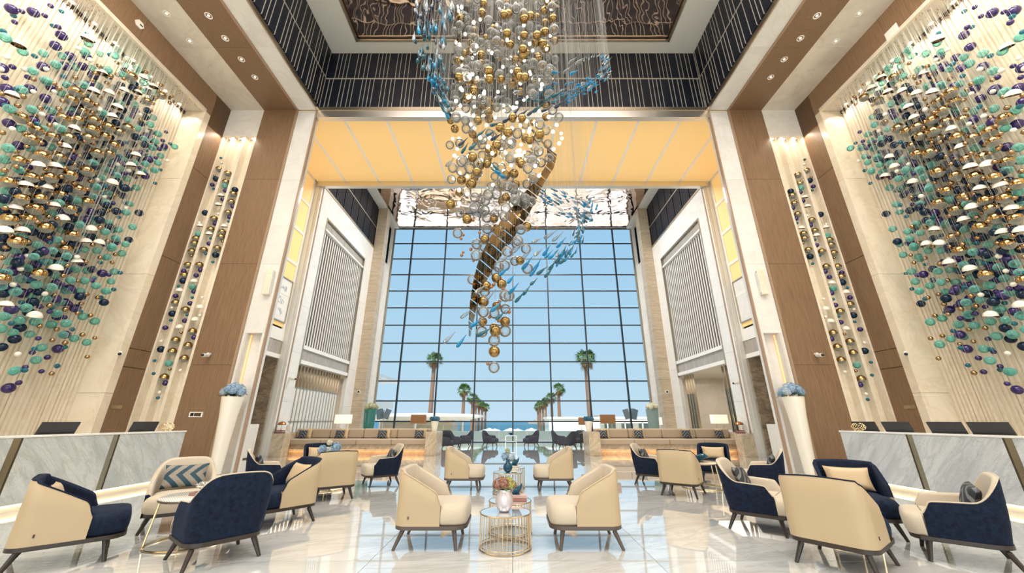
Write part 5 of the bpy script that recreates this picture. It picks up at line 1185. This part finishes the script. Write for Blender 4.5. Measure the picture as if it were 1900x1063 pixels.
# planter box behind the railing
o = piece('planter_box', -7, 7, 31.2, 31.9, -.03, .55, M['plaster']); tag(o, 'long pale low planter box behind the glass balustrade', 'planter')
par = None
for k, (x, y) in enumerate([(-3.4 + i * 3.05 + (j % 2) * 1.0, 41 + j * 4.2) for j in range(5) for i in range((3, 2, 2, 2, 3)[j])]):
    if par is None:
        par = empty('parasol', (x, y, -3), cat='parasol')
        b = NB(); lathe(b, [(0, 3.35), (.7, 3.1), (1.45, 2.75), (1.43, 2.72), (0, 3.2)], 8); mk('canopy', b, M['white'], par)
        b = NB(); tube(b, [(0, 0, 0), (0, 0, 3.2)], .03, 6); mk('pole', b, M['white'], par); o = par
    else: o = copy_tree(par); o.location = (x, y, -3)
    tag(o, 'white beach parasol among the rows below the terrace', 'parasol', 'white parasols on the beach')
M['bark'] = flower_mat('bark', (.16, .085, .05), (.32, .19, .12)); M['frond'] = flower_mat('frond', (.03, .10, .03), (.16, .26, .07)); M['dead_frond'] = flower_mat('dead_frond', (.20, .12, .05), (.36, .24, .12))
def palm(u, v, y, r, label, seed, ground=-3.0, dead=14):
    rnd = random.Random(seed); p = atY(u, v, y); h = p.z - ground; t = empty('palm_tree', (p.x, y, ground), label=label, cat='palm tree', group='fan palms beyond the window')
    b = NB(); lean = rnd.uniform(-.02, .02) * h; tube(b, [(lean * (1 - i / 6) ** 2, 0, h * i / 6) for i in range(7)], [.26 * r / 1.6 + .12 - .015 * i for i in range(7)], 9); mk('trunk', b, M['bark'], t, 1)
    def fan(bm, az, el, L, wid):
        d = Vector((math.cos(az) * math.cos(el), math.sin(az) * math.cos(el), math.sin(el))); base = Vector((0, 0, h)); st = base + d * L * .45
        sdv = d.cross(Vector((0, 0, 1))); sdv = sdv.normalized() if sdv.length > .01 else Vector((1, 0, 0)); tube(bm, [base, st], .02, 3, cap=False)
        nb = 9
        for k in range(nb):
            a = (k / (nb - 1) - .5) * 2.6; e1 = (d * math.cos(a) + sdv * math.sin(a)); tip = st + e1 * L * .6 + Vector((0, 0, -.22 * L * (.4 + abs(a)))); pr = e1.cross(d.cross(sdv)).normalized() * L * .045
            m1 = st + e1 * L * .32; bm.faces.new([bm.verts.new(q) for q in (st, m1 + pr, tip, m1 - pr)])
    b = NB()
    for k in range(34): fan(b, rnd.uniform(0, 2 * PI), rnd.uniform(-.35, 1.25), r * rnd.uniform(.85, 1.1), 1)
    tag(mk('crown', b, M['frond'], t), kind='stuff')
    b = NB()
    for k in range(dead): fan(b, rnd.uniform(0, 2 * PI), rnd.uniform(-1.3, -.6), r * rnd.uniform(.7, .95), 1)
    tag(mk('dead_fronds', b, M['dead_frond'], t), kind='stuff')
palm(806, 668, 58, 1.55, 'tall fan palm on the left, behind the amber lamp', 1); palm(1087, 666, 54, 1.75, 'tall fan palm on the right, behind the blue flower pot', 2)
palm(861, 724, 70, 1.5, 'medium fan palm left of the middle, tallest of its group', 3); palm(877, 740, 84, 1.5, 'fan palm just right of the tallest in the left group', 4)
for k, (u, v, y) in enumerate(((883, 745, 100), (889, 750, 104), (895, 752, 108), (901, 756, 112))): palm(u, v, y, 1.5, 'palm in the distant left cluster, %s from the left' % ('first', 'second', 'third', 'fourth')[k], 10 + k, -4)
palm(1036, 722, 70, 1.45, 'medium fan palm right of the middle, tallest of its group', 5); palm(1023, 738, 84, 1.5, 'fan palm just left of the tallest in the right group', 6)
for k, (u, v, y) in enumerate(((998, 755, 112), (1002, 751, 108), (1007, 750, 104), (1012, 746, 100))): palm(u, v, y, 1.5, 'palm in the distant right cluster, %s from the left' % ('first', 'second', 'third', 'fourth')[k], 20 + k, -4)
# buildings either side of the view
t = empty('pavilion', (-12, 52, -3), label='low beach pavilion with broad flat oval roof, left beyond the palms', cat='building')
b = NB(); lathe(b, [(0, 5.3), (6.5, 5.15), (8.2, 4.95), (8.2, 4.8), (6.0, 4.35), (0, 4.3)], 40); o = mk('roof', b, M['plaster'], t, .5); o.scale = (1, .6, 1)
for k in range(8):
    a = 2 * PI * k / 8; b = NB(); tube(b, [(5.4 * math.cos(a), 3.2 * math.sin(a), 0), (5.4 * math.cos(a), 3.2 * math.sin(a), 4.4)], .16, 8); mk('column', b, M['white'], t, 1)
b = NB(); bx(b, -4.5, 4.5, -2.5, 2.5, 0, 4.3); mk('wall', b, M['travertine'], t)
t = empty('hotel_wing', (-16, 36, -.03), label='white hotel wing with projecting balconies at the far left of the window', cat='building')
piece('wall', -5, 1.2, -2, 6, 0, 3.2, M['white'], t); piece('balcony', -5, 3.1, -2.5, 6, 2.6, 3.3, M['white'], t); piece('balcony_glass', -5, 3.05, -2.48, -2.44, 3.3, 4.1, M['rail_glass'], t); piece('roof', -5, 3.6, -3, 6, 5.2, 5.5, M['white'], t); piece('wall', -5, 1.0, -1, 6, 3.3, 5.2, M['white'], t)
t = empty('beach_building', (10, 46, -3), label='long low white building to the right of the sea view', cat='building')
piece('wall', -5.8, 14, 0, 6, 0, 4.55, M['white'], t); piece('roof', -6, 14.2, -.2, 6.2, 4.55, 4.75, M['plaster'], t)
for k in range(6): piece('window', .6 + k * 2, 1.9 + k * 2, -.05, 0, 2.6, 4.0, M['rail_glass'], t)
piece('canopy', 0, 14, -3.2, -.2, 4.2, 4.4, M['white'], t)
for k in range(8): piece('post', .2 + k * 1.9, .32 + k * 1.9, -3.1, -2.98, 0, 4.2, M['white'], t)
M['rock'] = P('rock', (.50, .42, .36), .9)
rnd = random.Random(4)
for k, (u0, u1, y, hh) in enumerate(((980, 1010, 900, 6), (1090, 1160, 700, 16))):
    a, c_ = atY(u0, 780, y).x, atY(u1, 780, y).x; b = NB(); n = 14; prev = None
    for i in range(n):
        x0_ = a + (c_ - a) * i / n; h_ = hh * math.sin(PI * (i + .5) / n) * rnd.uniform(.6, 1.1); bx(b, x0_, x0_ + (c_ - a) / n * .98, y, y + 60, -6, -4 + h_)
    o = mk('headland', b, M['rock']); tag(o, ('low distant spit of land on the sea horizon', 'distant headland with houses, right of the sea view')[k], 'headland')
for s, u in ((-1, 712), (1, 1170)):
    p = atY(u, 770, 28.6); t = empty('outdoor_speaker', (p.x, 28.6, -.03), label='grey pole-mounted loudspeakers outside the glass, %s' % side[s], cat='loudspeaker')
    b = NB(); tube(b, [(0, 0, 0), (0, 0, p.z + .4)], .035, 8); mk('pole', b, M['silver'], t, 1)
    for dx_, rr in ((-.28, -.25), (.24, .3)):
        b = NB(); bx(b, -.20, .20, -.16, .16, -.34, .34); o = mk('speaker_cabinet', b, P('speaker_grey', (.20, .24, .25), .6), t); o.location = (dx_, 0, p.z + .1); o.rotation_euler = (0, rr, rr)
